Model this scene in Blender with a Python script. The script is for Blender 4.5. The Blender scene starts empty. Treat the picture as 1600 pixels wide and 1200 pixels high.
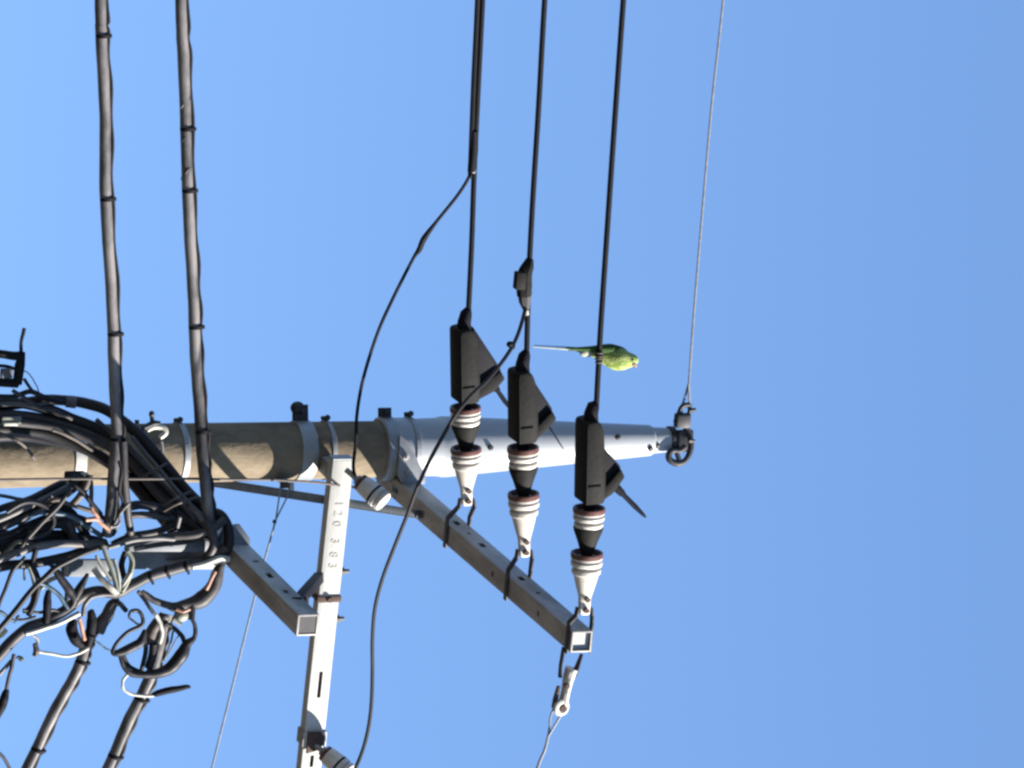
import bpy, bmesh, math, random
from mathutils import Vector, Matrix

random.seed(7)
SC = bpy.context.scene
COL = SC.collection
V = Vector
R = math.radians

# ------------------------------------------------------------------ camera
ELEV = R(22.0)          # the camera looks up at the pole top
ROLL = R(-0.95)         # and is held sideways: world up is picture right
CAM = V((0, -23.3, 1.6))
FPX = 10930.0           # focal length in pixels of a 1600 px wide picture
Fw = V((0, math.cos(ELEV), math.sin(ELEV)))
Up = V((0, -math.sin(ELEV), math.cos(ELEV)))
Rt = V((1, 0, 0))
EX = math.cos(ROLL) * Up - math.sin(ROLL) * Rt       # picture right
EY = -math.sin(ROLL) * Up - math.cos(ROLL) * Rt      # picture up
cam_data = bpy.data.cameras.new("camera")
cam_data.sensor_fit = 'HORIZONTAL'
cam_data.sensor_width = 36.0
cam_data.lens = FPX / 1600.0 * 36.0
cam_data.clip_start = 0.1
cam_data.clip_end = 5000.0
cam = bpy.data.objects.new("camera", cam_data)
COL.objects.link(cam)
m3 = Matrix((EX, EY, -Fw)).transposed()
cam.matrix_world = Matrix.Translation(CAM) @ m3.to_4x4()
SC.camera = cam
SC.cycles.filter_width = 2.6

# ------------------------------------------------------------------ light
SUN_EL = R(33.0)
SUN_AZ = R(109.0)       # clockwise from +Y: the sun stands to the right, a little on the camera side
to_sun = V((math.sin(SUN_AZ) * math.cos(SUN_EL), math.cos(SUN_AZ) * math.cos(SUN_EL), math.sin(SUN_EL)))
world = bpy.data.worlds.new("World")
SC.world = world
world.use_nodes = True
nt = world.node_tree
sky = nt.nodes.new('ShaderNodeTexSky')
sky.sky_type = 'NISHITA'
sky.sun_disc = False
sky.sun_elevation = SUN_EL
sky.sun_rotation = SUN_AZ
sky.altitude = 0
sky.air_density = 0.85
sky.dust_density = 0.0
sky.ozone_density = 4.9
bg = nt.nodes['Background']
bg.inputs['Strength'].default_value = 0.06
nt.links.new(sky.outputs['Color'], bg.inputs['Color'])
sun_l = bpy.data.lights.new("sun", 'SUN')
sun_l.energy = 5.0
sun_l.angle = R(0.53)
sun_l.color = (1.0, 0.93, 0.83)
sun = bpy.data.objects.new("sun", sun_l)
sun.rotation_euler = to_sun.to_track_quat('Z', 'Y').to_euler()
COL.objects.link(sun)
SC.view_settings.view_transform = 'Standard'
SC.view_settings.look = 'None'
SC.view_settings.gamma = 1.0
SC.view_settings.use_curve_mapping = False
SC.view_settings.exposure = 2.17

# ------------------------------------------------------------------ placing
def ray(px, py):
    return Fw + EX * ((px - 800.0) / FPX) + EY * ((600.0 - py) / FPX)

def at_y(px, py, y):
    d = ray(px, py)
    return CAM + d * ((y - CAM.y) / d.y)

def at_z(px, py, z):
    d = ray(px, py)
    return CAM + d * ((z - CAM.z) / d.z)

def at_plane(px, py, p, n):
    d = ray(px, py)
    return CAM + d * ((p - CAM).dot(n) / d.dot(n))

# ------------------------------------------------------------------ materials
def mat(name, col, rough=0.6, metal=0.0, vary=0.0, scale=30.0, spec=0.5, bump=0.0, col2=None, stretch=None, thr=(0.35, 0.7)):
    col = tuple(c * 0.78 for c in col)
    col2 = tuple(c * 0.78 for c in col2) if col2 else None
    m = bpy.data.materials.new(name)
    m.use_nodes = True
    t = m.node_tree
    b = t.nodes['Principled BSDF']
    b.inputs['Base Color'].default_value = (*col, 1)
    b.inputs['Roughness'].default_value = rough
    b.inputs['Metallic'].default_value = metal
    b.inputs['Specular IOR Level'].default_value = spec
    if vary or col2 or bump:
        tc = t.nodes.new('ShaderNodeTexCoord')
        mp = t.nodes.new('ShaderNodeMapping')
        t.links.new(tc.outputs['Object'], mp.inputs['Vector'])
        if stretch:
            mp.inputs['Scale'].default_value = stretch
        n = t.nodes.new('ShaderNodeTexNoise')
        n.inputs['Scale'].default_value = scale
        n.inputs['Detail'].default_value = 6
        n.inputs['Roughness'].default_value = 0.65
        t.links.new(mp.outputs['Vector'], n.inputs['Vector'])
        r = t.nodes.new('ShaderNodeValToRGB')
        a = col if col2 else tuple(c * (1 - vary) for c in col)
        z = col2 if col2 else tuple(min(1, c * (1 + vary)) for c in col)
        r.color_ramp.elements[0].position = thr[0]
        r.color_ramp.elements[0].color = (*a, 1)
        r.color_ramp.elements[1].position = thr[1]
        r.color_ramp.elements[1].color = (*z, 1)
        t.links.new(n.outputs['Fac'], r.inputs['Fac'])
        t.links.new(r.outputs['Color'], b.inputs['Base Color'])
        if bump:
            bp = t.nodes.new('ShaderNodeBump')
            bp.inputs['Strength'].default_value = bump
            bp.inputs['Distance'].default_value = 0.004
            n2 = t.nodes.new('ShaderNodeTexNoise')
            n2.inputs['Scale'].default_value = scale * 4
            n2.inputs['Detail'].default_value = 4
            t.links.new(mp.outputs['Vector'], n2.inputs['Vector'])
            t.links.new(n2.outputs['Fac'], bp.inputs['Height'])
            t.links.new(bp.outputs['Normal'], b.inputs['Normal'])
    return m

M = {}
M['ground'] = mat('ground_asphalt', (0.045, 0.041, 0.036), 0.9, vary=0.25, scale=0.8)
M['concrete'] = mat('weathered_concrete', (0.098, 0.080, 0.058), 0.95, scale=13, spec=0.08, bump=0.8, col2=(0.215, 0.176, 0.126), stretch=(1, 1, 0.6), thr=(0.26, 0.72))
M['sleeve'] = mat('white_painted_metal', (0.23, 0.245, 0.265), 0.42, scale=5, spec=0.4, col2=(0.32, 0.335, 0.355), stretch=(1.4, 1.4, 0.25), bump=0.1)
M['galv'] = mat('galvanised_steel', (0.23, 0.24, 0.25), 0.5, metal=0.3, vary=0.14, scale=22, bump=0.15)
M['galv_white'] = mat('bright_galvanised_steel', (0.31, 0.31, 0.305), 0.6, scale=18, spec=0.3, bump=0.15, col2=(0.41, 0.41, 0.40), stretch=(0.4, 1, 1))
M['galv_dull'] = mat('dull_galvanised_steel', (0.15, 0.137, 0.128), 0.6, metal=0.1, scale=11, bump=0.3, col2=(0.36, 0.352, 0.345), stretch=(0.3, 1, 1))
M['rust'] = mat('rusty_steel', (0.06, 0.038, 0.032), 0.8, vary=0.3, scale=40, bump=0.4, spec=0.2)
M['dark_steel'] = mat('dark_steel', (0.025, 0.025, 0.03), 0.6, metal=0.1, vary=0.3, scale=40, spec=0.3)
M['black_rubber'] = mat('black_rubber', (0.006, 0.006, 0.009), 0.7, vary=0.3, scale=30, spec=0.10)
M['black_plastic'] = mat('black_plastic', (0.007, 0.0072, 0.0072), 0.75, scale=14, bump=0.3, spec=0.10, col2=(0.0125, 0.0125, 0.012))
M['cable_black'] = mat('black_cable_sheath', (0.008, 0.008, 0.011), 0.5, scale=14, spec=0.18, col2=(0.018, 0.017, 0.019))
M['cable_grey'] = mat('dusty_grey_cable_sheath', (0.045, 0.041, 0.043), 0.6, scale=12, col2=(0.085, 0.078, 0.078))
M['cable_dust'] = mat('dusty_black_cable_sheath', (0.014, 0.0135, 0.016), 0.55, scale=9, spec=0.25, col2=(0.06, 0.054, 0.056))
M['cable_main'] = mat('weathered_grey_cable_sheath', (0.017, 0.0165, 0.019), 0.45, scale=5, col2=(0.15, 0.14, 0.142), stretch=(.35, 1, 1), thr=(0.42, 0.60), spec=0.35)
M['cable_brown'] = mat('brown_cable_sheath', (0.048, 0.037, 0.032), 0.7, vary=0.3, scale=25)
M['cable_pink'] = mat('faded_pink_cable_sheath', (0.30, 0.16, 0.11), 0.6, vary=0.2, scale=25)
M['cable_teal'] = mat('dark_teal_cable_sheath', (0.02, 0.05, 0.075), 0.5, vary=0.2, scale=25)
M['pale'] = mat('pale_plastic', (0.33, 0.33, 0.30), 0.5, vary=0.2, scale=30)
M['pale_green'] = mat('greenish_grey_plastic', (0.16, 0.17, 0.135), 0.6, vary=0.25, scale=20)
M['yellow'] = mat('pale_yellow_plastic', (0.5, 0.46, 0.26), 0.5, vary=0.15, scale=20)
M['porcelain'] = mat('white_porcelain', (0.33, 0.305, 0.265), 0.40, scale=16, spec=0.35, col2=(0.50, 0.475, 0.44), thr=(0.3, 0.6))
M['brown_glaze'] = mat('brown_glaze', (0.105, 0.046, 0.038), 0.5, vary=0.25, scale=30, spec=0.3)
M['wire'] = mat('steel_strand', (0.17, 0.175, 0.19), 0.5, metal=0.2, vary=0.3, scale=60)
M['blue_steel'] = mat('darkened_blue_grey_steel', (0.10, 0.115, 0.135), 0.55, metal=0.1, vary=0.2, scale=20)  # blue-grey darkened to stand in for shade on the hanger plate
M['ink'] = mat('grey_stencil_ink', (0.24, 0.245, 0.225), 0.8, vary=0.35, scale=80)
M['feather'] = mat('yellow_green_feathers', (0.10, 0.16, 0.022), 0.8, scale=34, col2=(0.40, 0.45, 0.18), spec=0.1, bump=0.7, stretch=(1.6, 1.6, .6))
M['wing'] = mat('green_feathers', (0.010, 0.034, 0.006), 0.75, scale=45, spec=0.15, bump=0.6, col2=(0.034, 0.08, 0.014), stretch=(1.6, 1.6, .4))
M['tail'] = mat('pale_tail_feathers', (0.30, 0.31, 0.25), 0.7, vary=0.2, scale=60, spec=0.2)
M['beak'] = mat('dull_pink_beak', (0.32, 0.18, 0.14), 0.45, vary=0.1, scale=30)
M['leg'] = mat('grey_skin', (0.05, 0.046, 0.04), 0.7, vary=0.2, scale=60, spec=0.2)

# ------------------------------------------------------------------ building
def tag(o, label=None, cat=None, group=None, kind=None):
    if label: o['label'] = label
    if cat: o['category'] = cat
    if group: o['group'] = group
    if kind: o['kind'] = kind
    return o

def thing(name, label, cat, mw=None, group=None):
    o = bpy.data.objects.new(name, None)
    o.empty_display_size = 0.05
    if mw is not None:
        o.matrix_world = mw if isinstance(mw, Matrix) else Matrix.Translation(mw)
    COL.objects.link(o)
    FR[o.name] = o.matrix_basis.copy()
    return tag(o, label, cat, group)

FR = {}

def catmull(pts, sub=6):
    """pts: list of tuples (Vector, radius) -> denser list"""
    if len(pts) < 3:
        return pts
    out = []
    n = len(pts)
    for i in range(n - 1):
        p0, p1, p2, p3 = pts[max(i - 1, 0)], pts[i], pts[i + 1], pts[min(i + 2, n - 1)]
        for k in range(sub):
            t = k / sub
            def f(a, b, c, d):
                return 0.5 * (2 * b + (c - a) * t + (2 * a - 5 * b + 4 * c - d) * t * t + (3 * b - a - 3 * c + d) * t ** 3)
            out.append((f(p0[0], p1[0], p2[0], p3[0]), p1[1] + (p2[1] - p1[1]) * t))
    out.append(pts[-1])
    return out

def frame(d):
    d = d.normalized()
    a = V((0, 0, 1)) if abs(d.z) < 0.9 else V((1, 0, 0))
    u = d.cross(a).normalized()
    return u, d.cross(u).normalized()

class MB:
    def __init__(self):
        self.bm = bmesh.new()

    def tube(self, pts, r=None, n=10, cap=True, flat=1.0):
        P = [(p[0], p[1]) if isinstance(p, tuple) else (p, r) for p in pts]
        bm = self.bm
        u = None
        rings = []
        for i, (p, rr) in enumerate(P):
            d = (P[min(i + 1, len(P) - 1)][0] - P[max(i - 1, 0)][0])
            if d.length < 1e-9:
                d = V((0, 0, 1))
            d.normalize()
            if u is None:
                u, w = frame(d)
            else:
                u = (u - d * u.dot(d))
                u = u.normalized() if u.length > 1e-6 else frame(d)[0]
                w = d.cross(u)
            rings.append([bm.verts.new(p + (u * math.cos(a) + w * math.sin(a) * flat) * rr)
                          for a in (2 * math.pi * k / n for k in range(n))])
        for a, b in zip(rings, rings[1:]):
            for k in range(n):
                bm.faces.new((a[k], a[(k + 1) % n], b[(k + 1) % n], b[k]))
        if cap:
            bm.faces.new(rings[0][::-1])
            bm.faces.new(rings[-1])
        return self

    def lathe(self, o, d, prof, n=28, cap=True):
        return self.tube_raw([(o + d.normalized() * s, r) for s, r in prof], d.normalized(), n, cap)

    def tube_raw(self, P, d, n, cap):
        bm = self.bm
        u, w = frame(d)
        rings = [[bm.verts.new(p + (u * math.cos(a) + w * math.sin(a)) * max(rr, 1e-5))
                  for a in (2 * math.pi * k / n for k in range(n))] for p, rr in P]
        for a, b in zip(rings, rings[1:]):
            for k in range(n):
                bm.faces.new((a[k], a[(k + 1) % n], b[(k + 1) % n], b[k]))
        if cap:
            bm.faces.new(rings[0][::-1])
            bm.faces.new(rings[-1])
        return self

    def box(self, c, ax, half, bev=0.0):
        """ax: three unit vectors; half: half sizes"""
        b2 = bmesh.new()
        vs = []
        for sx in (-1, 1):
            for sy in (-1, 1):
                for sz in (-1, 1):
                    vs.append(b2.verts.new(c + ax[0] * (sx * half[0]) + ax[1] * (sy * half[1]) + ax[2] * (sz * half[2])))
        for f in ((0, 1, 3, 2), (4, 6, 7, 5), (0, 4, 5, 1), (2, 3, 7, 6), (0, 2, 6, 4), (1, 5, 7, 3)):
            b2.faces.new([vs[i] for i in f])
        if bev:
            bmesh.ops.bevel(b2, geom=list(b2.edges), offset=bev, segments=2, affect='EDGES', profile=0.5)
        self.merge(b2)
        return self

    def prism(self, poly, o, ax, t, bev=0.0):
        """poly in (ax0, ax1) coordinates, extruded +-t/2 along ax2"""
        b2 = bmesh.new()
        A = [b2.verts.new(o + ax[0] * x + ax[1] * y - ax[2] * (t / 2)) for x, y in poly]
        B = [b2.verts.new(o + ax[0] * x + ax[1] * y + ax[2] * (t / 2)) for x, y in poly]
        n = len(poly)
        b2.faces.new(A[::-1]); b2.faces.new(B)
        for i in range(n):
            b2.faces.new((A[i], A[(i + 1) % n], B[(i + 1) % n], B[i]))
        bmesh.ops.recalc_face_normals(b2, faces=list(b2.faces))
        if bev:
            bmesh.ops.bevel(b2, geom=list(b2.edges), offset=bev, segments=2, affect='EDGES', profile=0.5)
        self.merge(b2)
        return self

    def ball(self, c, ax, half, seg=14):
        b2 = bmesh.new()
        bmesh.ops.create_uvsphere(b2, u_segments=seg, v_segments=seg // 2 + 2, radius=1)
        for v in b2.verts:
            q = v.co.copy()
            v.co = c + ax[0] * (q.x * half[0]) + ax[1] * (q.y * half[1]) + ax[2] * (q.z * half[2])
        self.merge(b2)
        return self

    def ring(self, c, d, R_, r, n=20, m=8):
        u, w = frame(d)
        self.loop([c + (u * math.cos(a) + w * math.sin(a)) * R_ for a in (2 * math.pi * k / n for k in range(n))], r, m)
        return self

    def loop(self, P, r, m=8):
        bm = self.bm
        n = len(P)
        cen = sum(P, V()) / n
        rings = []
        for i, p in enumerate(P):
            d = (P[(i + 1) % n] - P[i - 1]).normalized()
            u = (p - cen); u = (u - d * u.dot(d)).normalized()
            w = d.cross(u)
            rings.append([bm.verts.new(p + (u * math.cos(a) + w * math.sin(a)) * r) for a in (2 * math.pi * k / m for k in range(m))])
        for i in range(n):
            a, b = rings[i], rings[(i + 1) % n]
            for k in range(m):
                bm.faces.new((a[k], a[(k + 1) % m], b[(k + 1) % m], b[k]))

    def merge(self, b2):
        me = bpy.data.meshes.new('tmp')
        b2.to_mesh(me); b2.free()
        self.bm.from_mesh(me)
        bpy.data.meshes.remove(me)

    def build(self, name, material, parent=None, angle=38, world_space=True):
        bm = self.bm
        root = parent
        chain = []
        while root is not None:
            chain.append(root); root = root.parent
        if parent is not None and world_space:
            inv = FR[chain[-1].name].inverted()     # parts' own matrices are identity
            bm.transform(inv)
        bmesh.ops.recalc_face_normals(bm, faces=list(bm.faces))
        me = bpy.data.meshes.new(name)
        bm.to_mesh(me); bm.free()
        for p in me.polygons:
            p.use_smooth = True
        me.set_sharp_from_angle(angle=R(angle))
        me.materials.append(material)
        o = bpy.data.objects.new(name, me)
        COL.objects.link(o)
        if parent is not None:
            o.parent = parent
        return o

def rebase(o, loc):
    """move a lone mesh's origin onto the thing itself"""
    o.data.transform(Matrix.Translation(-loc))
    o.location = loc
    return o

def carve(o, cutters):
    """cut real holes: cutters is an MB in the object's own local space"""
    me = bpy.data.meshes.new('cut')
    bmesh.ops.recalc_face_normals(cutters.bm, faces=list(cutters.bm.faces))
    cutters.bm.to_mesh(me); cutters.bm.free()
    c = bpy.data.objects.new('cut', me)
    COL.objects.link(c)
    c.parent = o.parent
    md = o.modifiers.new('b', 'BOOLEAN')
    md.operation = 'DIFFERENCE'; md.object = c; md.solver = 'EXACT'
    dg = bpy.context.evaluated_depsgraph_get()
    new = bpy.data.meshes.new_from_object(o.evaluated_get(dg))
    o.modifiers.clear()
    old = o.data
    nm = old.name
    o.data = new
    bpy.data.meshes.remove(old)
    new.name = nm
    bpy.data.objects.remove(c)
    bpy.data.meshes.remove(me)
    for p in new.polygons:
        p.use_smooth = True
    new.set_sharp_from_angle(angle=R(35))

def axes_of(d, up=V((0, 0, 1))):
    """x along d, y sideways, z up-ish"""
    x = d.normalized()
    y = up.cross(x).normalized()
    return x, y, x.cross(y).normalized()

def mw_of(o, ax):
    m = Matrix((ax[0], ax[1], ax[2])).transposed().to_4x4()
    return Matrix.Translation(o) @ m

X, Y, Z = V((1, 0, 0)), V((0, 1, 0)), V((0, 0, 1))
I3 = (X, Y, Z)

# ------------------------------------------------------------------ ground
g = MB()
NG = 24
S = 1500.0
gv = [[g.bm.verts.new((-S + 2 * S * i / NG, -S + 2 * S * j / NG, 0)) for j in range(NG + 1)] for i in range(NG + 1)]
for i in range(NG):
    for j in range(NG):
        g.bm.faces.new((gv[i][j], gv[i + 1][j], gv[i + 1][j + 1], gv[i][j + 1]))
tag(g.build('ground', M['ground']), 'flat dark asphalt ground under the utility pole', kind='structure')

# ------------------------------------------------------------------ pole
P0 = at_y(800, 697.5, 0.0)
X0 = P0.x
def zp(px):                      # height on the pole axis seen at picture column px
    lo, hi = 5.0, 16.0
    for _ in range(50):
        mid = (lo + hi) / 2
        q = V((X0, 0, mid)) - CAM
        u = q.dot(EX) / q.dot(Fw) * FPX + 800
        if u < px: lo = mid
        else: hi = mid
    return lo
def rpole(z):
    return 0.1005 + (zp(600) - z) / 150.0

pole = thing('utility_pole', 'tan concrete utility pole lying across the photo, with steel bands and a white metal top', 'utility pole', V((X0, 0, 0)))
zt = zp(598)
prof = [(z, rpole(z)) for z in [0.0, 2, 4, 6, 8] + [8 + (zt - 8) * k / 12 for k in range(1, 13)]]
MB().lathe(V((X0, 0, 0)), Z, prof, 56).build('shaft', M['concrete'], pole)

s0, s1 = at_y(592, 701, 0.0), at_y(1044, 687.3, 0.0)
sd = (s1 - s0).normalized()
sl = (s1 - s0).length
def sp(px, r): return ((px - 592) / (1044 - 592) * sl, r)
sleeve_prof = [sp(591, .1075), sp(592.5, .109), sp(634, .109), sp(636, .104), sp(655, .1035), sp(676, .1045), sp(682, .106), sp(688, .1095), sp(700, .1085),
               sp(1012, .0565), sp(1015, .055), sp(1017, .0485), sp(1043, .044), sp(1045, .042)]
MB().lathe(s0, sd, sleeve_prof, 48).build('top_sleeve', M['sleeve'], pole)

def band(px, w_px, name='band', mt='galv', ear=0.0, thick=0.005, ear_w=None, bolt=True, tilt=0.0):
    z = zp(px)
    h = w_px / 403.0
    r = rpole(z) + thick
    if px > 592: r = 0.1095 + thick
    d = V((math.sin(tilt), 0, math.cos(tilt)))
    c = V((X0, 0, z))
    b = MB()
    b.tube_raw([(c - d * (h / 2), r - thick - .002), (c - d * (h / 2), r - .0015), (c - d * (h / 2 - .0015), r), (c + d * (h / 2 - .0015), r), (c + d * (h / 2), r - .0015), (c + d * (h / 2), r - thick - .002)], d, 48, True)
    o = b.build(name, M[mt], pole)
    if ear:
        e = MB()
        ew = (ear_w or h * 0.8) / 2
        e.box(c + V((-(r + ear / 2 - .006), -0.012, 0)), I3, (ear / 2 + .004, .005, ew), .0015)
        e.box(c + V((-(r + ear / 2 - .006), 0.012, 0)), I3, (ear / 2 + .004, .005, ew), .0015)
        e.build('band_ear', M['dark_steel'], o)
        if bolt:
            k = MB()
            bc = c + V((-(r + ear * .62), 0, 0))
            k.lathe(bc + V((0, -.034, 0)), Y, [(0, .011), (.009, .011), (.0095, .0065), (.06, .0065)], 6)
            k.build('bolt', M['dark_steel'], o)
    return o

band(-40, 14, ear=.02)
b1 = band(112, 17, mt='galv_white', ear=.02)
band(278, 9, mt='galv', ear=.012)
b3 = band(470, 24, mt='galv', ear=.058, ear_w=.05)
# the round lifting eye on the wide band
MB().ball(V((X0 - .152, -.012, zp(464))), I3, (.024, .02, .026)).build('bolt_head', M['dark_steel'], b3)
band(508, 7, mt='galv', ear=.014)
b5 = band(602, 20, mt='galv', ear=.035, ear_w=.04)
band(638, 8, mt='galv', ear=.016)
# gusset plate below the collar that carries the long arm
gz0, gz1 = zp(606), zp(640)
gp = MB()
gp.prism([(-.052, gz0), (.095, gz0 - .01), (.125, gz0 + .01), (.125, gz1 + .01), (.10, gz1 + .012), (-.02, gz1 - .045)], V((X0, -.118, 0)), (X, Z, Y), .008, .002)
gp.build('gusset_plate', M['galv'], pole)
for xx, zz in ((.085, gz0 + .03), (.03, gz0 + .02)):
    gb = MB().lathe(V((X0 + xx, -.120, zz)), -Y, [(0, .012), (.012, .012), (.0125, .007), (.03, .007)], 6)
    gb.build('bolt', M['galv_white'], pole)
# small studs on the sleeve
for px, ang in ((748, 4), (953, -14), (1007, 30), (1019, 24)):
    t = (px - 592) / (1044 - 592)
    r = .1085 + (.0565 - .1085) * (px - 700) / (1012 - 700)
    if px > 1016: r = .047
    dv = V((math.sin(R(ang)), -math.cos(R(ang)), 0))
    st = MB().lathe(s0 + sd * (t * sl) + dv * (r - .006), dv, [(0, .011), (.013, .010), (.016, .006)], 10)
    st.build('stud', M['dark_steel'], pole)
# clamp and eye at the very top
tc = s0 + sd * (sl + .012)
cl = MB()
cl.lathe(tc - sd * .014, sd, [(0, .046), (.002, .05), (.022, .05), (.024, .046)], 32)
cl.box(tc + V((.004, -.02, .036)), I3, (.040, .036, .030), .006)
cl.build('top_clamp', M['dark_steel'], pole)
ey = MB()
def topp(px, py, y=-.05): return at_y(px, py, y)
ey.tube(catmull([(topp(1072, 668), .013), (topp(1079, 690), .012), (topp(1078, 706), .011), (topp(1070, 720), .010), (topp(1058, 724), .013), (topp(1047, 719), .012), (topp(1045, 710), .012), (topp(1051, 704), .011), (topp(1062, 704), .011), (topp(1071, 698), .010)]), n=10)
ey.tube([topp(1056, 703), topp(1062, 722)], .009)
ey.build('hook', M['dark_steel'], pole)
kb = MB()
kb.lathe(topp(1076, 688, -.07), (topp(1086, 689, -.07) - topp(1076, 688, -.07)), [(0, .010), (.014, .010), (.015, .006), (.024, .006)], 6)
kb.build('bolt', M['dark_steel'], pole)

# ------------------------------------------------------------------ directions
DH = V((-0.963, -0.27, 0)).normalized()       # where the lines run to (left in the world, a little towards us)
NH = V((0.27, -0.963, 0)).normalized()        # square to them, towards the camera

# ------------------------------------------------------------------ cross-arms
def arm(name, label, p0, p1, w, mt, slots, dep=None, wall=.006):
    """square hollow beam from p0 to p1; slots: (t metres from p0, face, length, width); face 'S' = +-y side, 'B' bottom"""
    dep = dep or w
    ax = axes_of(p1 - p0)
    L = (p1 - p0).length
    t = thing(name, label, 'crossarm', mw_of(p0, ax))
    b = MB()
    b.box(V((L / 2, 0, 0)), I3, (L / 2, dep / 2, w / 2), .003)
    o = b.build('beam', M[mt], t, world_space=False)
    c = MB()
    c.box(V((L / 2, 0, 0)), I3, (L, dep / 2 - wall, w / 2 - wall))
    carve(o, c)
    if slots:
        c = MB()
        for (s, face, ln, wd) in slots:
            if face in ('+', '-'):
                sg = 1 if face == '+' else -1
                c.box(V((s, sg * dep / 2, 0)), I3, (ln / 2, wall * 1.6, wd / 2), min(ln, wd) * .2)
            else:
                c.box(V((s, 0, -w / 2)), I3, (ln / 2, wd / 2, wall * 1.6), min(ln, wd) * .2)
        carve(o, c)
    return t, ax, L, o

# long upper arm, coming towards the camera
A1r = at_y(613, 748, 0.06)
A1e = at_z(909, 1003, A1r.z)
ax1 = axes_of(A1e - A1r)
L1 = (A1e - A1r).length
def a1_param(px, py):            # metres along the long arm at a picture point
    q = at_z(px, py, A1r.z)
    return (q - A1r).dot(ax1[0])
side = '+' if ax1[1].dot(DH) > 0 else '-'
slots1 = [(a1_param(723, 826), side, .045, .02), (a1_param(763, 863), side, .045, .02), (a1_param(824, 916), side, .045, .02), (a1_param(850, 944), side, .018, .018),
          (a1_param(742, 845), side, .014, .014), (a1_param(806, 902), side, .014, .014), (a1_param(866, 979), 'B', .02, .02), (a1_param(640, 790), 'B', .06, .022), (a1_param(620, 765), 'B', .02, .02), (a1_param(795, 905), 'B', .02, .02)]
arm1, _, _, beam1 = arm('crossarm', 'long brownish steel crossarm carrying the three white insulator strings, square recessed end', A1r - ax1[0] * .06, A1e, .075, 'galv_dull', slots1)
for s, sg in ((a1_param(745, 850), 1), (a1_param(800, 900), 1), (a1_param(850, 945), 1), (L1 - .05, 1)):
    o_ = A1r + ax1[0] * s + V((0, 0, .0375))
    bb = MB().lathe(o_ - V((0, 0, .002)), Z, [(0, .012), (.009, .012), (.0095, .006), (.022, .006)], 6)
    bb.build('bolt', M['galv_dull'], arm1)

MB().box(A1e - ax1[0] * .016, ax1, (.003, .031, .031)).build('end_plug', M['galv'], arm1)
# side arm running away to the picture's bottom, lit broadside
A2r = at_y(533, 716, -0.24)
A2e = at_z(482, 1200, A2r.z)
d2 = (A2e - A2r).normalized()
A2e = A2r + d2 * 1.75
ax2 = axes_of(d2)
def a2_param(px, py):
    q = at_z(px, py, A2r.z)
    return (q - A2r).dot(d2)
sf = '+' if ax2[1].y < 0 else '-'
arm2, _, _, beam2 = arm('crossarm', 'pale grey crossarm with stencilled numbers, crossing the photo from the pole to the bottom edge', A2r, A2e, .078, 'galv_white',
        [(a2_param(500, 1070), sf, .10, .014), (a2_param(485, 1187), sf, .045, .014)], dep=.050)
fr2 = A2r + ax2[1] * ((.025) * (1 if sf == '+' else -1))
nf = ax2[1] * (1 if sf == '+' else -1)
ec = MB()
ec.box(A2r - d2 * .002, ax2, (.003, .0235, .0375))
ec.build('end_cap', M['galv'], arm2)
MB().box(A2r + d2 * .07 - nf * .095, ax2, (.03, .068, .022), .004).build('mount', M['galv_dull'], arm2)
# stencilled characters, upright along the arm
txt_cu = bpy.data.curves.new('stencil_number', 'FONT')
for ch, py in (('1', 786), ('2', 801), ('0', 818), ('3', 845), ('8', 867), ('3', 884)):
    cu = bpy.data.curves.new('stencil', 'FONT')
    cu.body = ch
    cu.size = .046
    cu.align_x = 'CENTER'; cu.align_y = 'CENTER'
    cu.extrude = .0006
    tmp = bpy.data.objects.new('t', cu)
    COL.objects.link(tmp)
    dg = bpy.context.evaluated_depsgraph_get()
    me = bpy.data.meshes.new_from_object(tmp.evaluated_get(dg))
    bpy.data.objects.remove(tmp)
    bpy.data.curves.remove(cu)
    s = a2_param(528 - (py - 786) * .09, py)
    pos = fr2 + d2 * s + nf * .0012
    mm = Matrix((d2, Z, nf)).transposed().to_4x4()
    me.transform(FR[arm2.name].inverted() @ Matrix.Translation(pos) @ mm)
    me.materials.append(M['ink'])
    o = bpy.data.objects.new('stencil_number', me)
    COL.objects.link(o); o.parent = arm2
bpy.data.curves.remove(txt_cu)
def strap2(py, h, mt, px=500):
    s = a2_param(px, py)
    c = A2r + d2 * s
    b = MB()
    b.box(c + nf * .0285, ax2, (h / 2, .003, .045), .001)
    b.box(c - nf * .0285, ax2, (h / 2, .003, .045), .001)
    b.box(c - Z * .0415, ax2, (h / 2, .0255, .0025), .001)
    b.box(c + Z * .0415, ax2, (h / 2, .0255, .0025), .001)
    o = b.build('clamp_strap', M[mt], arm2)
    return o, c
o_, c_ = strap2(935, .022, 'rust', 513)
MB().lathe(c_ + nf * .031, nf, [(0, .010), (.010, .010)], 6).build('bolt', M['rust'], o_)
o_, c_ = strap2(1150, .055, 'galv_dull', 487)
b = MB()
b.prism([(-.03, -.03), (.05, -.03), (.035, .022), (-.01, .034), (-.03, .02)], c_ + nf * .038, (d2, Z, nf), .012, .002)
b.build('base_plate', M['rust'], o_)
for py, px in ((898, 541), (970, 531)):
    s = a2_param(px - 22, py)
    bt = MB().lathe(A2r + d2 * s + Z * .038, Z, [(0, .016), (.016, .016), (.0165, .009), (.036, .008)], 6)
    bt.build('bolt', M['dark_steel'], arm2)

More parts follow.
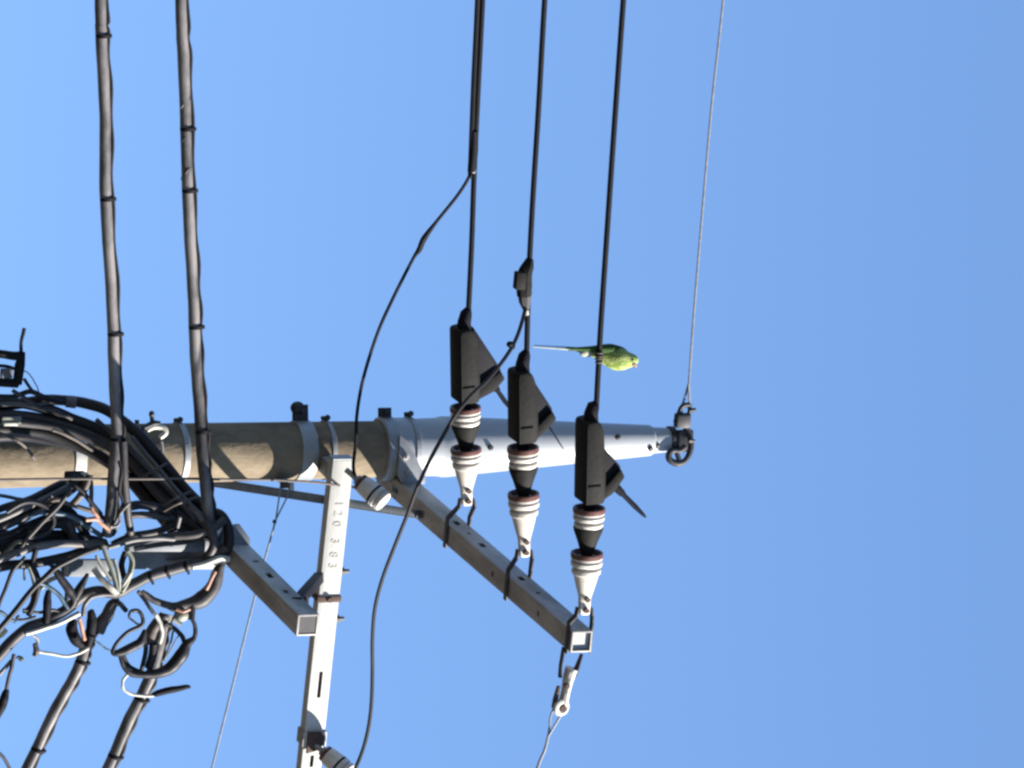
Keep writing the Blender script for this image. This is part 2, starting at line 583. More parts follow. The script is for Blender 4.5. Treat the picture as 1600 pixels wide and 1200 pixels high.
# lower arm with the telephone cables
A3r = at_y(252, 748, -0.03)
A3e = at_z(481, 977, A3r.z)
ax3 = axes_of(A3e - A3r)
def a3_at(py):
    lo, hi = 0.0, 3.0
    for _ in range(40):
        mid = (lo + hi) / 2
        q = A3r + ax3[0] * mid - CAM
        v = 600 - q.dot(EY) / q.dot(Fw) * FPX
        if v < py: lo = mid
        else: hi = mid
    return A3r + ax3[0] * lo
s3 = '+' if ax3[1].dot(DH) > 0 else '-'
p3 = lambda px, py: (at_z(px, py, A3r.z) - A3r).dot(ax3[0]) + .1
arm3, _, _, beam3 = arm('crossarm', 'short grey crossarm ending beside the pale arm, telephone cables bunched along its root', A3r - ax3[0] * .1, A3e, .075, 'galv_dull',
        [(p3(420, 908), s3, .05, .02), (p3(398, 888), s3, .02, .02), (p3(445, 938), s3, .03, .016)])
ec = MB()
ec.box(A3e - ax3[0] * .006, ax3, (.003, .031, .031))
ec.build('end_plug', M['dark_steel'], arm3)  # dark metal here paints in the shadow on this arm end
Pm = a3_at(862)                 # where the hanger crosses the lower arm
def T(px, py, o=0.0):
    return at_plane(px, py, Pm + NH * o, NH)

# strut between lower arm and pale arm
q0 = at_z(464, 941, A3r.z + .02)
q1 = A2r + d2 * a2_param(505, 893) - Z * .036
st_o = thing('diagonal_strut', 'short dark square strut joining the short arm to the pale numbered arm', 'strut', q0)
sx = axes_of(q1 - q0)
MB().box((q0 + q1) / 2, sx, ((q1 - q0).length / 2 + .02, .017, .017), .002).build('bar', M['black_rubber'], st_o)
MB().lathe(q0 - sx[1] * .02 + sx[2] * .03, sx[1], [(0, .010), (.04, .010)], 6).build('bolt', M['dark_steel'], st_o)

# brace from the pole up to the long arm
q0 = V((X0 + .104, .095, zp(345)))
q1 = A1r + ax1[0] * a1_param(676, 806) - Z * .045
br = thing('arm_brace', 'long thin flat steel brace rising from the pole to the underside of the long arm', 'brace', q0)
sx = axes_of(q1 - q0)
bz = MB()
bz.box((q0 + q1) / 2, sx, ((q1 - q0).length / 2 + .02, .013, .003), .001)
bz.box((q0 + q1) / 2 + sx[1] * (-.0165 if sx[1].x > 0 else .0165) * -1 + sx[2] * .014, sx, ((q1 - q0).length / 2, .003, .014), .001)
bz.build('bar', M['blue_steel'], br)
MB().lathe(q1 - Z * .02, Z, [(0, .013), (.02, .013)], 6).build('bolt', M['dark_steel'], br)
MB().lathe(q0 - X * .02, X, [(0, .013), (.04, .013)], 6).build('bolt', M['dark_steel'], br)

# ------------------------------------------------------------------ insulator strings
where = ['nearest the white sleeve of the pole', 'between the other two', 'at the open end of the long arm']
strings = []
for i, ((ax_px, ay_px), (cx, cy), (ex, ey_)) in enumerate([((717, 803), (729, 778), (727, 628)), ((812, 885), (819, 858), (817, 690)), ((907, 972), (913, 948), (921, 785))]):
    s = a1_param(ax_px, ay_px)
    anchor = A1r + ax1[0] * s
    C = at_plane(cx, cy, anchor, NH)          # clevis pin
    E = at_plane(ex, ey_, anchor, NH)         # wire end of the string
    d = (E - C).normalized()
    scl = (E - C).length / .335
    ax = axes_of(d)
    root = thing('insulator_string', 'white porcelain insulator string with black cup, ' + where[i], 'insulator', mw_of(C, ax), 'tension insulator strings on the long arm')
    k = scl
    def L(prof): return [(a * k, b) for a, b in prof]
    ob = MB().lathe(V(), X, L([(.018, .012), (.022, .019), (.05, .027), (.080, .036), (.100, .041), (.106, .043), (.109, .048), (.119, .0495), (.122, .049), (.125, .041), (.131, .041), (.134, .0515), (.137, .053), (.146, .0535), (.148, .046), (.152, .046), (.154, .0525), (.160, .0525), (.1605, .050)]), 32).build('insulator', M['porcelain'], root, world_space=False)
    MB().lathe(V(), X, L([(.160, .0505), (.162, .0548), (.171, .0548), (.175, .0535), (.176, .046), (.160, .036), (.158, .02)]), 32).build('rim', M['brown_glaze'], ob, world_space=False)
    MB().lathe(V(), X, L([(.155, .018), (.176, .021), (.186, .026), (.215, .036), (.245, .0485), (.256, .0505), (.258, .047)]), 32).build('cup', M['black_plastic'], root, world_space=False)
    ob = MB().lathe(V(), X, L([(.250, .040), (.258, .047), (.262, .0495), (.269, .0495), (.272, .041), (.278, .041), (.281, .0515), (.284, .053), (.291, .0535), (.293, .046), (.297, .046), (.299, .0525), (.304, .0525), (.3045, .050)]), 32).build('insulator', M['porcelain'], root, world_space=False)
    MB().lathe(V(), X, L([(.304, .0505), (.306, .0548), (.315, .0548), (.319, .0535), (.320, .046), (.304, .036), (.302, .02)]), 32).build('rim', M['brown_glaze'], ob, world_space=False)
    MB().lathe(V(), X, L([(.30, .020), (.345, .020), (.348, .012)]), 20).build('pin', M['black_rubber'], root, world_space=False)
    tg = MB()
    tg.prism([(-.026, -.012), (-.02, -.018), (.05, -.020), (.05, .020), (-.02, .018), (-.026, .012)], V(), (X, Z, Y), .026, .004)
    tg.build('tongue', M['porcelain'], root, world_space=False)
    MB().lathe(V((.032, -.029, 0)), Y, [(0, .009), (.058, .009)], 12).build('bolt', M['rust'], root, world_space=False)
    MB().lathe(V((-.008, -.026, 0)), Y, [(0, .010), (.052, .010)], 6).build('bolt', M['rust'], root, world_space=False)
    # two straps that grip the arm from below and above
    for sg, nm in ((-1, 'strap'), (1, 'strap')):
        zz = sg * .0415
        u = ax1[1] * (1 if side == '+' else -1)     # horizontally out of the arm towards the line
        pts = [C - ax[0] * .004 + Z * (sg * .024), C - ax[0] * .03 + Z * (sg * .029), anchor + u * .06 + Z * zz, anchor + u * .03 + Z * zz, anchor - u * .045 + Z * zz]
        sb = MB()
        for p, q in zip(pts, pts[1:]):
            a_ = axes_of(q - p, ax1[0])             # y is square to the strap and the arm
            sb.box((p + q) / 2, a_, ((q - p).length / 2 + .002, .0028, .0135), .0008)
        sb.build(nm, M['dark_steel'], root)
    strings.append((anchor, C, E, d, ax))

# ------------------------------------------------------------------ clamp covers
fins = [dict(fs=.268, fe=.03, fx=.062, fz=.134, lever=((.06, .095), (-.05, .168)), lw=.019),
        dict(fs=.225, fe=.03, fx=.062, fz=.108, lever=((.055, .085), (-.05, .150)), lw=.006),
        dict(fs=.205, fe=.028, fx=.072, fz=.110, lever=((.055, .078), (-.075, .205)), lw=.020)]
ends = [((727, 512), (732, 482)), ((818, 578), (823, 548)), ((925, 655), (932, 630))]
lab = ['black wedge-shaped clamp cover on the wire nearest the pole shaft, big fin',
       'black wedge-shaped clamp cover on the middle wire, thin rod under its fin',
       'black wedge-shaped clamp cover with a long pointed lever, on the wire the parakeet sits on']
tops = []
for i in range(3):
    anchor, C, E, d, ax = strings[i]
    T1 = at_plane(ends[i][0][0], ends[i][0][1], anchor, NH)
    T2 = at_plane(ends[i][1][0], ends[i][1][1], anchor, NH)
    dd = (T1 - E).normalized()
    ln = (T1 - E).length - .006
    ax = axes_of(dd)
    root = thing('clamp_cover', lab[i], 'clamp cover', mw_of(E + dd * .006, ax), 'clamp covers on the power lines')
    f = fins[i]
    t_ = .105
    b = MB()
    b.prism([(0, -.036), (ln - .006, -.040), (ln, -.034), (ln + .006, .004), (ln - .012, .018), (ln - .035, .026), (.10, .036), (.02, .038), (0, .03)], V(), (X, Z, Y), t_, .007)
    b.build('cover', M['black_plastic'], root, world_space=False)
    b = MB()
    b.prism([(f['fs'], .022), (f['fx'] + .045, f['fz'] - .010), (f['fx'] + .012, f['fz'] - .004), (.03, .035)], V(), (X, Z, Y), .040, .004)
    b.build('fin', M['black_rubber'], root, world_space=False)  # darker plate stands in for the shaded hollow of the hood
    b = MB()
    b.prism([(f['fx'] + .040, f['fz'] - .014), (f['fx'] + .010, f['fz'] + .001), (f['fe'], f['fz'] - .040), (.006, .034), (.05, .034), (.065, .052)], V(), (X, Z, Y), .074, .005)
    b.build('fin_lip', M['black_plastic'], root, world_space=False)
    # seam where the two shells of the cover meet
    for yy in (-1, 1):
        b = MB()
        b.prism([(.004, -.0335), (ln - .012, -.0375), (ln - .012, -.0335), (.004, -.0295)], V((0, yy * (t_ / 2), 0)), (X, Z, Y), .006, .001)
        b.build('seam', M['black_rubber'], root, world_space=False)
    # ribs on the side of the cover
    for yy in (-1, 1):
        b = MB()
        b.box(V((ln * .22, yy * (t_ / 2 + .001), -.006)), I3, (.004, .003, .024), .001)
        b.build('rib', M['black_plastic'], root, world_space=False)
    (x0, z0), (x1, z1) = f['lever']
    p, q = V((x0, 0, z0)), V((x1, 0, z1))
    b = MB()
    b.tube([(p, f['lw'] * 1.7), (p + (q - p) * .30, f['lw'] * 1.25), (p + (q - p) * .36, f['lw'] * .85), (p + (q - p) * .7, f['lw'] * .9), (p + (q - p) * .93, f['lw'] * .6), (q, f['lw'] * .3)], n=8, flat=.5)
    b.build('lever', M['black_rubber'], root, world_space=False)
    t2l = FR[root.name].inverted() @ T2
    b = MB()
    b.tube([(V((ln - .01, 0, -.004)), .026), (V((ln + .02, 0, -.004)), .024), (V((ln + .045, 0, 0)).lerp(t2l, .3), .021), (t2l, .0115)], n=12)
    b.build('nose', M['black_rubber'], root, world_space=False)
    tops.append(T2)

# ------------------------------------------------------------------ power lines
def wire_thing(name, label, cat, pts, r, mt, group=None, n=10, sub=5):
    o = MB().tube(catmull([(p if isinstance(p, tuple) else (p, r)) for p in pts], sub), n=n).build(name, M[mt])
    base = (pts[0][0] if isinstance(pts[0], tuple) else pts[0]).copy()
    rebase(o, base)
    return tag(o, label, cat, group)

wl = ['black power line nearest the pole shaft, with a tap wire spliced on', 'black middle power line with a dark splice box on it', 'black power line that the green parakeet grips']
paths = [[(734, 482), (737, 380), (741, 265), (748, 120), (754, 0), (770, -330), (800, -900)],
         [(823, 548), (826, 440), (832, 320), (842, 160), (851, 0), (872, -330), (905, -900)],
         [(932, 630), (938, 520), (946, 400), (959, 210), (974, 0), (998, -330), (1035, -900)]]
wires = []
for i in range(3):
    anchor = strings[i][0]
    pts = [at_plane(x, y, anchor, NH) for x, y in paths[i]]
    pts = [tops[i] - (pts[1] - pts[0]).normalized() * .02] + pts[1:]
    wire_thing('power_line', wl[i], 'power line', pts, .0095, 'black_rubber', 'power lines held by the insulator strings')
    wires.append((anchor, paths[i]))

# second conductor clipped to the first line above the splice
anchor = strings[0][0]
j1 = [at_plane(x, y, anchor + NH * .004, NH) for x, y in [(760, -330), (746, 0), (740, 130), (735, 262)]]
jumper_a = [(*p, ) if isinstance(p, tuple) else (p, .009) for p in j1]
yA = j1[-1].y
ja = [(733, 276, yA - .01, .006), (715, 305, yA + .03, .0062), (683, 345, yA + .08, .0062), (663, 372, yA + .13, .011), (655, 390, yA + .16, .010), (645, 405, yA + .18, .006), (617, 460, yA + .25, .0062), (590, 520, yA + .30, .0062),
      (568, 590, -.40, .0062), (558, 645, -.37, .0062), (556, 690, -.345, .0062), (552, 728, -.335, .0062), (557, 748, -.335, .0062), (566, 752, -.34, .006)]
jumper_a += [(at_y(x, y, yy), r) for x, y, yy, r in ja]
o = MB().tube(catmull(jumper_a, 6), n=9).build('tap_wire', M['black_rubber'])
rebase(o, jumper_a[-1][0].copy())
tag(o, 'thin black tap wire looping from the line down to the insulator on the pole', 'wire')
cs = thing('wire_splice', 'small crimped splice where the tap wire leaves the first power line', 'splice', at_plane(737, 262, anchor, NH))
sc_ = [at_plane(x, y, anchor + NH * .002, NH) for x, y in [(741, 205), (740, 235), (737, 268)]]
MB().tube([(sc_[0], .0145), (sc_[1], .016), (sc_[2], .015)], n=10).build('sleeve', M['black_rubber'], cs)
MB().tube([(at_plane(738, 266, anchor + NH * .006, NH), .008), (at_plane(742, 268, anchor + NH * .006, NH), .008)], n=8).build('crimp', M['pale'], cs)

# splice box on the middle line and its tap wire
anchor2 = strings[1][0]
Pq = lambda x, y, o=0.0: at_plane(x, y, anchor2 + NH * o, NH)
sb = thing('splice_box', 'lumpy dark splice box clamped on the middle power line', 'splice', Pq(821, 445))
MB().tube(catmull([(Pq(828, 404), .012), (Pq(825, 415), .022), (Pq(820, 428), .027), (Pq(819, 448), .029), (Pq(819, 462), .026)], 4), n=8).build('cover', M['black_plastic'], sb)
MB().tube([(Pq(820, 458), .026), (Pq(820, 470), .022), (Pq(822, 483), .012)], n=8).build('collar', M['cable_dust'], sb)
MB().box(Pq(812, 438, .02), axes_of(DH), (.03, .016, .018), .004).build('lug', M['black_plastic'], sb)
MB().tube([(Pq(822, 485, .004), .009), (Pq(823, 492, .004), .009)], n=8).build('crimp', M['pale'], sb)
y2 = Pq(820, 488).y
jb = [(821, 482, y2 - .015), (815, 505, y2 - .03), (806, 530, y2 - .05), (792, 555, y2 - .07), (765, 590, y2 - .09), (737, 617, y2 - .10), (714, 645, y2 - .10), (693, 680, y2 - .07),
      (670, 722, y2 - .02), (652, 762, y2 + .04), (636, 805, y2 + .12), (618, 850, y2 + .2), (598, 903, y2 + .3), (586, 950, y2 + .38), (582, 1000, y2 + .45), (582, 1050, y2 + .52), (580, 1105, y2 + .58), (573, 1150, y2 + .63), (560, 1190, y2 + .67), (535, 1240, y2 + .7)]
o = MB().tube(catmull([(at_y(*q), .0068) for q in jb], 6), n=9).build('tap_wire', M['cable_black'])
rebase(o, at_y(*jb[0]))
tag(o, 'long black tap wire curving from the splice box past the arms to the bottom edge', 'wire')
nb = at_y(797, 538, y2 - .06)
nbo = MB().ball(nb, I3, (.011, .011, .013)).ball(at_y(801, 541, y2 - .06), I3, (.012, .009, .009)).build('wire_clip', M['black_rubber'])
tag(rebase(nbo, nb), 'tiny black clip on the tap wire beside the middle clamp cover', 'clip')

# ------------------------------------------------------------------ overhead earth wire at the pole tip
ptop = at_y(1068, 660, -.05)
Pe = lambda x, y, o=0.0: at_plane(x, y, ptop + NH * o, NH)
ew = thing('earth_wire', 'thin grey earth wire running from the pole tip to the top edge', 'wire', Pe(1073, 600))
MB().tube(catmull([(Pe(x, y), .0042) for x, y in [(1076, 605), (1085, 480), (1098, 325), (1112, 165), (1130, 0), (1160, -300)]], 6), n=8).build('strand', M['wire'], ew)
MB().tube(catmull([(Pe(x, y), .0045) for x, y in [(1076, 600), (1071, 618), (1066, 634), (1065, 645)]], 4), n=8).build('loop_leg', M['wire'], ew)
MB().tube(catmull([(Pe(x, y, .01), .0045) for x, y in [(1076, 600), (1077, 618), (1078, 634), (1078, 648)]], 4), n=8).build('loop_leg', M['wire'], ew)
dk = thing('dead_end_shackle', 'dark steel shackle holding the earth wire to the pole tip', 'shackle', Pe(1068, 650))
MB().tube(catmull([(Pe(x, y, .01), .009) for x, y in [(1078, 632), (1066, 635), (1060, 648), (1055, 660)]], 4), n=8).build('side_plate', M['dark_steel'], dk)
MB().tube(catmull([(Pe(x, y, .01), .008) for x, y in [(1078, 632), (1077, 645), (1074, 662)]], 4), n=8).build('side_plate', M['dark_steel'], dk)
MB().box(Pe(1066, 657, .01), axes_of(DH), (.026, .02, .028), .008).build('body', M['dark_steel'], dk)
MB().tube([(Pe(1076, 642, .015), .011), (Pe(1087, 640, .015), .006)], n=8).build('pin', M['dark_steel'], dk)

# ------------------------------------------------------------------ guy wire + turnbuckle under the arm's open end
gpt = A1e - ax1[0] * .05
Pg = lambda x, y, o=0.0: at_plane(x, y, gpt + NH * o, NH)
gw = thing('guy_wire', 'thin grey guy wire dropping from the open long-arm end to the bottom edge', 'guy wire', Pg(857, 1150))
MB().tube(catmull([(Pg(857, 1148), .005), (Pg(851, 1172), .0052), (Pg(838, 1205), .0052), (Pg(800, 1330), .0052)], 4), n=8).build('strand', M['wire'], gw)
MB().tube([(Pg(857, 1150), .0038), (Pg(860, 1120), .0038), (Pg(866, 1104), .0038)], n=8).build('loop_leg', M['wire'], gw)
MB().tube([(Pg(857, 1150, .006), .0038), (Pg(870, 1128, .006), .0038), (Pg(880, 1112, .006), .0038)], n=8).build('loop_leg', M['wire'], gw)
tb = thing('guy_shackle', 'pale weathered steel shackle and thimble hanging below the open arm end', 'shackle', Pg(890, 1050))
MB().tube([(Pg(881, 1012), .011), (Pg(876, 1040), .010), (Pg(875, 1058), .011)], n=8, flat=.6).build('leg', M['dark_steel'], tb)
MB().tube([(Pg(909, 1022), .009), (Pg(902, 1042), .013), (Pg(896, 1055), .017)], n=8, flat=.6).build('leg', M['dark_steel'], tb)
MB().tube(catmull([(Pg(893, 1044), .030), (Pg(888, 1060), .026), (Pg(884, 1080), .021), (Pg(880, 1098), .023)], 4), n=10, flat=.7).build('link', M['porcelain'], tb)
MB().tube(catmull([(Pg(873, 1072), .007), (Pg(868, 1092), .010), (Pg(864, 1106), .006)], 4), n=8).build('side_bar', M['rust'], tb)
rg = MB()
rg.ring(Pg(877, 1105, .01), V((.3, -.9, .2)), .021, .0105)
rg.build('thimble', M['pale'], tb)
MB().lathe(Pg(877, 1105, .0), NH, [(0, .012), (.022, .012)], 10).build('pin', M['rust'], tb)
MB().lathe(Pg(884, 1070, .008), NH, [(0, .009), (.02, .009)], 6).build('bolt', M['rust'], tb)

# thin guy wire from the wide band
Pb = lambda x, y, o=0.0: at_plane(x, y, V((X0 + .1, -.08, zp(455))) + NH * o, NH)
gw = thing('guy_wire', 'hair-thin guy wire slanting from the wide pole band to the bottom edge', 'guy wire', Pb(430, 815))
MB().tube(catmull([(Pb(431, 812), .0036), (Pb(400, 925), .0036), (Pb(365, 1065), .0036), (Pb(330, 1205), .0036), (Pb(290, 1370), .0036)], 4), n=7).build('strand', M['wire'], gw)
MB().tube([(Pb(431, 812), .003), (Pb(436, 778), .003), (Pb(438, 760), .003)], n=7).build('loop_leg', M['wire'], gw)
MB().tube([(Pb(431, 812), .003), (Pb(448, 778), .003), (Pb(452, 762), .003)], n=7).build('loop_leg', M['wire'], gw)
MB().ball(Pb(429, 815), I3, (.008, .006, .008)).build('clip', M['dark_steel'], gw)
eye = thing('guy_bracket', 'small rusty bracket on the wide pole band where the thin guy wire is tied', 'bracket', Pb(444, 758))
MB().box(Pb(444, 756), I3, (.016, .014, .012), .003).build('plate', M['rust'], eye)
MB().lathe(Pb(440, 749), (Pb(440, 749) - Pb(444, 749)), [(0, .011), (.014, .011)], 6).build('bolt', M['dark_steel'], eye)
MB().box(Pb(455, 760), I3, (.014, .01, .008), .002).build('lug', M['galv_white'], eye)

# ------------------------------------------------------------------ strut insulators on the pale arm
def post_ins(label, px, py, yy):
    o0 = at_y(px, py, yy)
    d = V((.55, -.42, .50)).normalized()
    ax = axes_of(d)
    t = thing('post_insulator', label, 'insulator', mw_of(o0, ax), 'post insulators on the pale arm')
    MB().lathe(V(), X, [(-.05, .010), (.0, .010), (.002, .018), (.012, .018)], 16).build('stud', M['galv'], t, world_space=False)
    MB().lathe(V(), X, [(.012, .02), (.014, .030), (.024, .032), (.026, .026), (.030, .024)], 24).build('rim', M['brown_glaze'], t, world_space=False)
    MB().lathe(V(), X, [(.026, .022), (.029, .0325), (.034, .0345), (.075, .038), (.080, .0385), (.082, .034), (.088, .034), (.090, .0395), (.105, .0395), (.107, .034), (.113, .034), (.115, .0385), (.128, .0375), (.131, .034), (.131, .01)], 28).build('insulator', M['porcelain'], t, world_space=False)
    w = MB()
    w.ring(V((.085, 0, 0)), X, .036, .004, 24, 8)
    w.build('tie_wire', M['black_rubber'], t, world_space=False)
    return t
post_ins('white post insulator with brown rim, tucked beside the pole under the numbered arm', 557, 748, -.335)
s = a2_param(492, 1168)
pi_ = A2r + d2 * s
post_ins('white post insulator with brown rim, at the bottom edge on the pale arm', 502, 1172, pi_.y - .05)

# ------------------------------------------------------------------ telephone cables
def banded(name, label, pts, r, mt, bands=(), helix=None, group=None, spiral=None):
    """thick cable + lashing bands as parts"""
    P = catmull([(p, r) for p in pts], 10)
    ph = random.uniform(0, 6)
    P = [(p + V((0, .3, 1)) * (.0012 * math.sin(i * .31 + ph) + .0005 * math.sin(i * 1.13)), q * (1 + .025 * math.sin(i * .37 + ph) + random.uniform(-.01, .01))) for i, (p, q) in enumerate(P)]
    t = thing(name, label, 'cable', pts[0])
    if group: t['group'] = group
    MB().tube(P, n=14).build('sheath', M[mt], t)
    # support strand running along the cable
    u = V((.1, -.5, .85)).normalized()
    MB().tube([(p + u * (r * 1.12 + .003 * math.sin(i * .9)), r * .28) for i, (p, _) in enumerate(P)], n=7).build('support_strand', M['cable_black'], t)
    for tt in bands:
        # tt is a picture row
        best = min(range(len(P) - 1), key=lambda i: abs((600 - (P[i][0] - CAM).dot(EY) / (P[i][0] - CAM).dot(Fw) * FPX) - tt))
        p = P[best][0]; d = (P[best + 1][0] - P[max(best - 1, 0)][0]).normalized()
        b = MB()
        b.lathe(p - d * .006 + u * .004, d, [(0, r * 1.1), (.001, r * 1.2), (.011, r * 1.2), (.012, r * 1.1)], 14)
        b.box(p + u * (r * 1.25) + V((0, 0, .002)), axes_of(d), (.006, .007, .007), .002)
        b.build('lashing_band', M['black_rubber'], t)
    if spiral:
        a, b_ = spiral
        H = []
        for i, (p, _) in enumerate(P):
            row = 600 - (p - CAM).dot(EY) / (p - CAM).dot(Fw) * FPX
            if a <= row <= b_:
                d = (P[min(i + 1, len(P) - 1)][0] - P[max(i - 1, 0)][0]).normalized()
                uu, ww = frame(d)
                ang = row * .12
                H.append((p + (uu * math.cos(ang) + ww * math.sin(ang)) * (r * 1.05), r * .16))
        if len(H) > 3:
            MB().tube(catmull(H, 4), n=6).build('spiral_wrap', M['cable_black'], t)
    return t

c1 = [T(*q) for q in [(150, -900, .05), (152, -300, .05), (157, 0, .05), (159, 55, .05), (164, 180, .05), (166, 310, .05), (175, 480, .05), (180, 600, .05), (182, 680, .06), (178, 740, .08), (173, 800, .08), (168, 836, .06)]]
banded('telephone_cable', 'thick dusty telephone cable, leftmost of the two going up to the top edge', c1, .0205, 'cable_main', (55, 315, 523, 686), group='thick telephone cables')
c2 = [T(*q) for q in [(270, -900, .02), (277, -300, .02), (283, 0, .02), (287, 90, .02), (292, 250, .02), (299, 400, .02), (304, 510, .02), (309, 600, .02), (315, 690, .04), (320, 745, .06), (324, 790, .06), (331, 822, .04)]]
banded('telephone_cable', 'thick dark telephone cable that meets the root of the short arm', c2, .0205, 'cable_main', (205, 300, 508, 676), group='thick telephone cables', spiral=(130, 310))
c3 = [T(*q) for q in [(262, 960, -.04), (254, 985, -.03), (247, 1015, -.02), (240, 1045, -.02), (222, 1085, -.02), (200, 1130, -.02), (168, 1202, -.02), (100, 1350, -.02)]]
banded('telephone_cable', 'thick dark telephone cable leaving through the bottom edge under the loose coil', c3, .021, 'cable_main', (1092, 1180), group='thick telephone cables')
c4 = [T(*q) for q in [(142, 985, -.08), (134, 1010, -.06), (126, 1035, -.05), (108, 1072, -.05), (80, 1122, -.05), (42, 1202, -.05), (-30, 1350, -.05)]]
banded('telephone_cable', 'thick dark telephone cable leaving through the bottom edge, left of the other', c4, .020, 'cable_main', (1034, 1170), group='thick telephone cables')

# ------------------------------------------------------------------ steel hanger below the lower arm
hg = thing('cable_hanger', 'blue-grey steel hanger plate, darkened as in shade, under the short arm, half hidden in cables', 'hanger', T(300, 857))
MB().prism([(-.06, .02), (-.03, .06), (.045, .06), (.055, .045), (.058, -.03), (.02, -.082), (-.03, -.075), (-.055, -.03)], T(364, 856, .03) , (Z, X, Y), .03, .003).build('clamp', M['blue_steel'], hg)
pl = MB()
def quad(px0, py0, px1, py1, o, t=.012):
    a, b, c, d_ = T(px0, py0, o), T(px1, py0, o), T(px1, py1, o), T(px0, py1, o)
    cen = (a + b + c + d_) / 4
    poly = [((q - cen).dot(Z), (q - cen).dot(-DH)) for q in (a, b, c, d_)]
    return poly, cen
for (r4, o, t) in (((96, 874, 176, 900), -.06, .02), ((205, 861, 345, 889), -.02, .012), ((198, 836, 350, 859), .0, .05)):
    poly, cen = quad(*r4, o)
    pl.prism(poly, cen, (Z, -DH, NH), t, .002)
pl.build('plate', M['blue_steel'], hg)  # the plate's dark tone imitates a shadow lying across it
MB().prism([(-.09, -.012), (-.02, .004), (.09, .0), (.09, -.016), (0, -.02)], T(300, 882, .0), (Z, -DH, NH), .05, .002).build('lip', M['galv_white'], hg)

# ------------------------------------------------------------------ the tangle
PXM = 1 / 440.0
def cable(label, pts, rpx, mt, cat='cable', name='cable', o=0.0, group='tangled cables by the pole', jitter=True, sub=6, flat=1.0):
    """pts: (px, py[, o[, rpx]])"""
    P = []
    for q in pts:
        oo = q[2] if len(q) > 2 else o
        rr = (q[3] if len(q) > 3 else rpx) * PXM
        P.append((T(q[0], q[1], oo), rr))
    D = catmull(P, sub)
    ph = random.uniform(0, 6.28)
    if jitter and len(D) > 8:                      # hand-bent cables: small kinks and uneven thickness
        D = [(p + V((math.sin(i * .71 + ph), math.sin(i * .93 + 2 * ph), math.sin(i * .57 + 3 * ph))) * (.0006 if 0 < i < len(D) - 1 else 0), r * (1 + .03 * math.sin(i * .43 + ph) + random.uniform(-.012, .012))) for i, (p, r) in enumerate(D)]
    m_ = MB().tube(D, n=10, flat=flat)
    ob = m_.build(name, M[mt])
    rebase(ob, P[len(P) // 2][0].copy())
    return tag(ob, label, cat, group)

# bundle that sweeps across the front of the pole to the lower arm
B = [
 ('black cable arching highest over the pole, a grey tape mark near its start', [(-40, 640, -.45), (20, 632, -.45), (75, 625, -.42), (105, 626, -.4), (138, 631, -.38), (170, 643, -.33), (203, 667, -.27), (242, 707, -.2), (290, 765, -.1), (338, 815, .0)], 8.5, 'cable_black'),
 ('black cable second in the arch over the pole, below the gap of sky', [(-40, 632, -.43), (30, 630, -.43), (75, 640, -.41), (112, 654, -.39), (150, 669, -.36), (187, 692, -.3), (227, 732, -.22), (272, 782, -.1), (322, 826, .01)], 8.5, 'cable_black'),
 ('dark cable third in the bundle crossing the pole', [(-40, 648, -.42), (40, 650, -.42), (92, 661, -.4), (142, 679, -.36), (182, 702, -.29), (227, 745, -.2), (267, 790, -.09), (302, 836, .02)], 8, 'cable_dust'),
 ('black cable fourth in the bundle, sagging lowest onto the pole face', [(-40, 668, -.44), (60, 675, -.43), (120, 696, -.4), (170, 721, -.33), (215, 762, -.2), (258, 806, -.08), (296, 846, .03)], 8.5, 'cable_black'),
 ('dark slim cable wedged inside the bundle crossing the pole', [(-40, 657, -.40), (80, 667, -.38), (150, 690, -.33), (202, 722, -.25), (250, 778, -.1), (312, 832, .03)], 6, 'cable_dust'),
 ('dark cable hugging the pole at the far left, lower side of the bundle', [(-40, 684, -.5), (30, 682, -.5), (90, 690, -.47), (140, 706, -.42), (188, 738, -.3), (232, 785, -.15), (270, 830, -.02)], 8, 'cable_black'),
 ('grey cable along the upper edge of the bundle nearest the short arm', [(206, 682, -.22), (225, 706, -.2), (256, 742, -.13), (288, 780, -.04), (318, 808, .04)], 3.6, 'cable_grey'),
 ('grey cable lying on the middle of the bundle', [(150, 655, -.3), (190, 690, -.25), (232, 732, -.16), (276, 778, -.04), (305, 815, .05)], 3.5, 'cable_dust'),
]
for l, p, r, m_ in B:
    cable(l, p, r, m_, name='cable')
cable('grey tape wrapped round the highest black cable of the arch', [(103, 627, -.4), (119, 629, -.39)], 9.6, 'cable_grey', name='tape_wrap', cat='tape', group=None)
cable('thin brown cable curving down the pole face at the left edge', [(-20, 672, -.36), (0, 677, -.36), (20, 685, -.37), (38, 697, -.38), (49, 710, -.4), (53, 718, -.42)], 2.4, 'cable_brown')
cable('thin brown cable curving over the pole beside the white band', [(82, 672, -.34), (100, 678, -.34), (122, 690, -.35), (145, 704, -.36), (168, 718, -.37)], 2.6, 'cable_brown')
cable('grey tie wire across the bundle, upper of the close pair', [(254, 790, .05), (276, 778, .1), (298, 768, .06)], 2.2, 'cable_brown', name='tie_wire', cat='tie')
cable('grey tie wire across the bundle, lower of the close pair', [(256, 798, .05), (280, 786, .11), (308, 777, .06)], 2.2, 'cable_brown', name='tie_wire', cat='tie')
cable('grey tie wire across the bundle where it leaves the pole', [(222, 746, -.1), (240, 735, -.06), (262, 724, -.1)], 2.0, 'cable_brown', name='tie_wire', cat='tie')
cable('thin brown earth wire straight along the lower edge of the pole', [(-60, 750, .07), (100, 748.5, .07), (250, 748, .07), (330, 748.5, .05), (420, 750, .0), (470, 752, -.2), (520, 757, -.55), (562, 763, -.62)], 2.0, 'cable_brown', name='earth_wire', group=None)

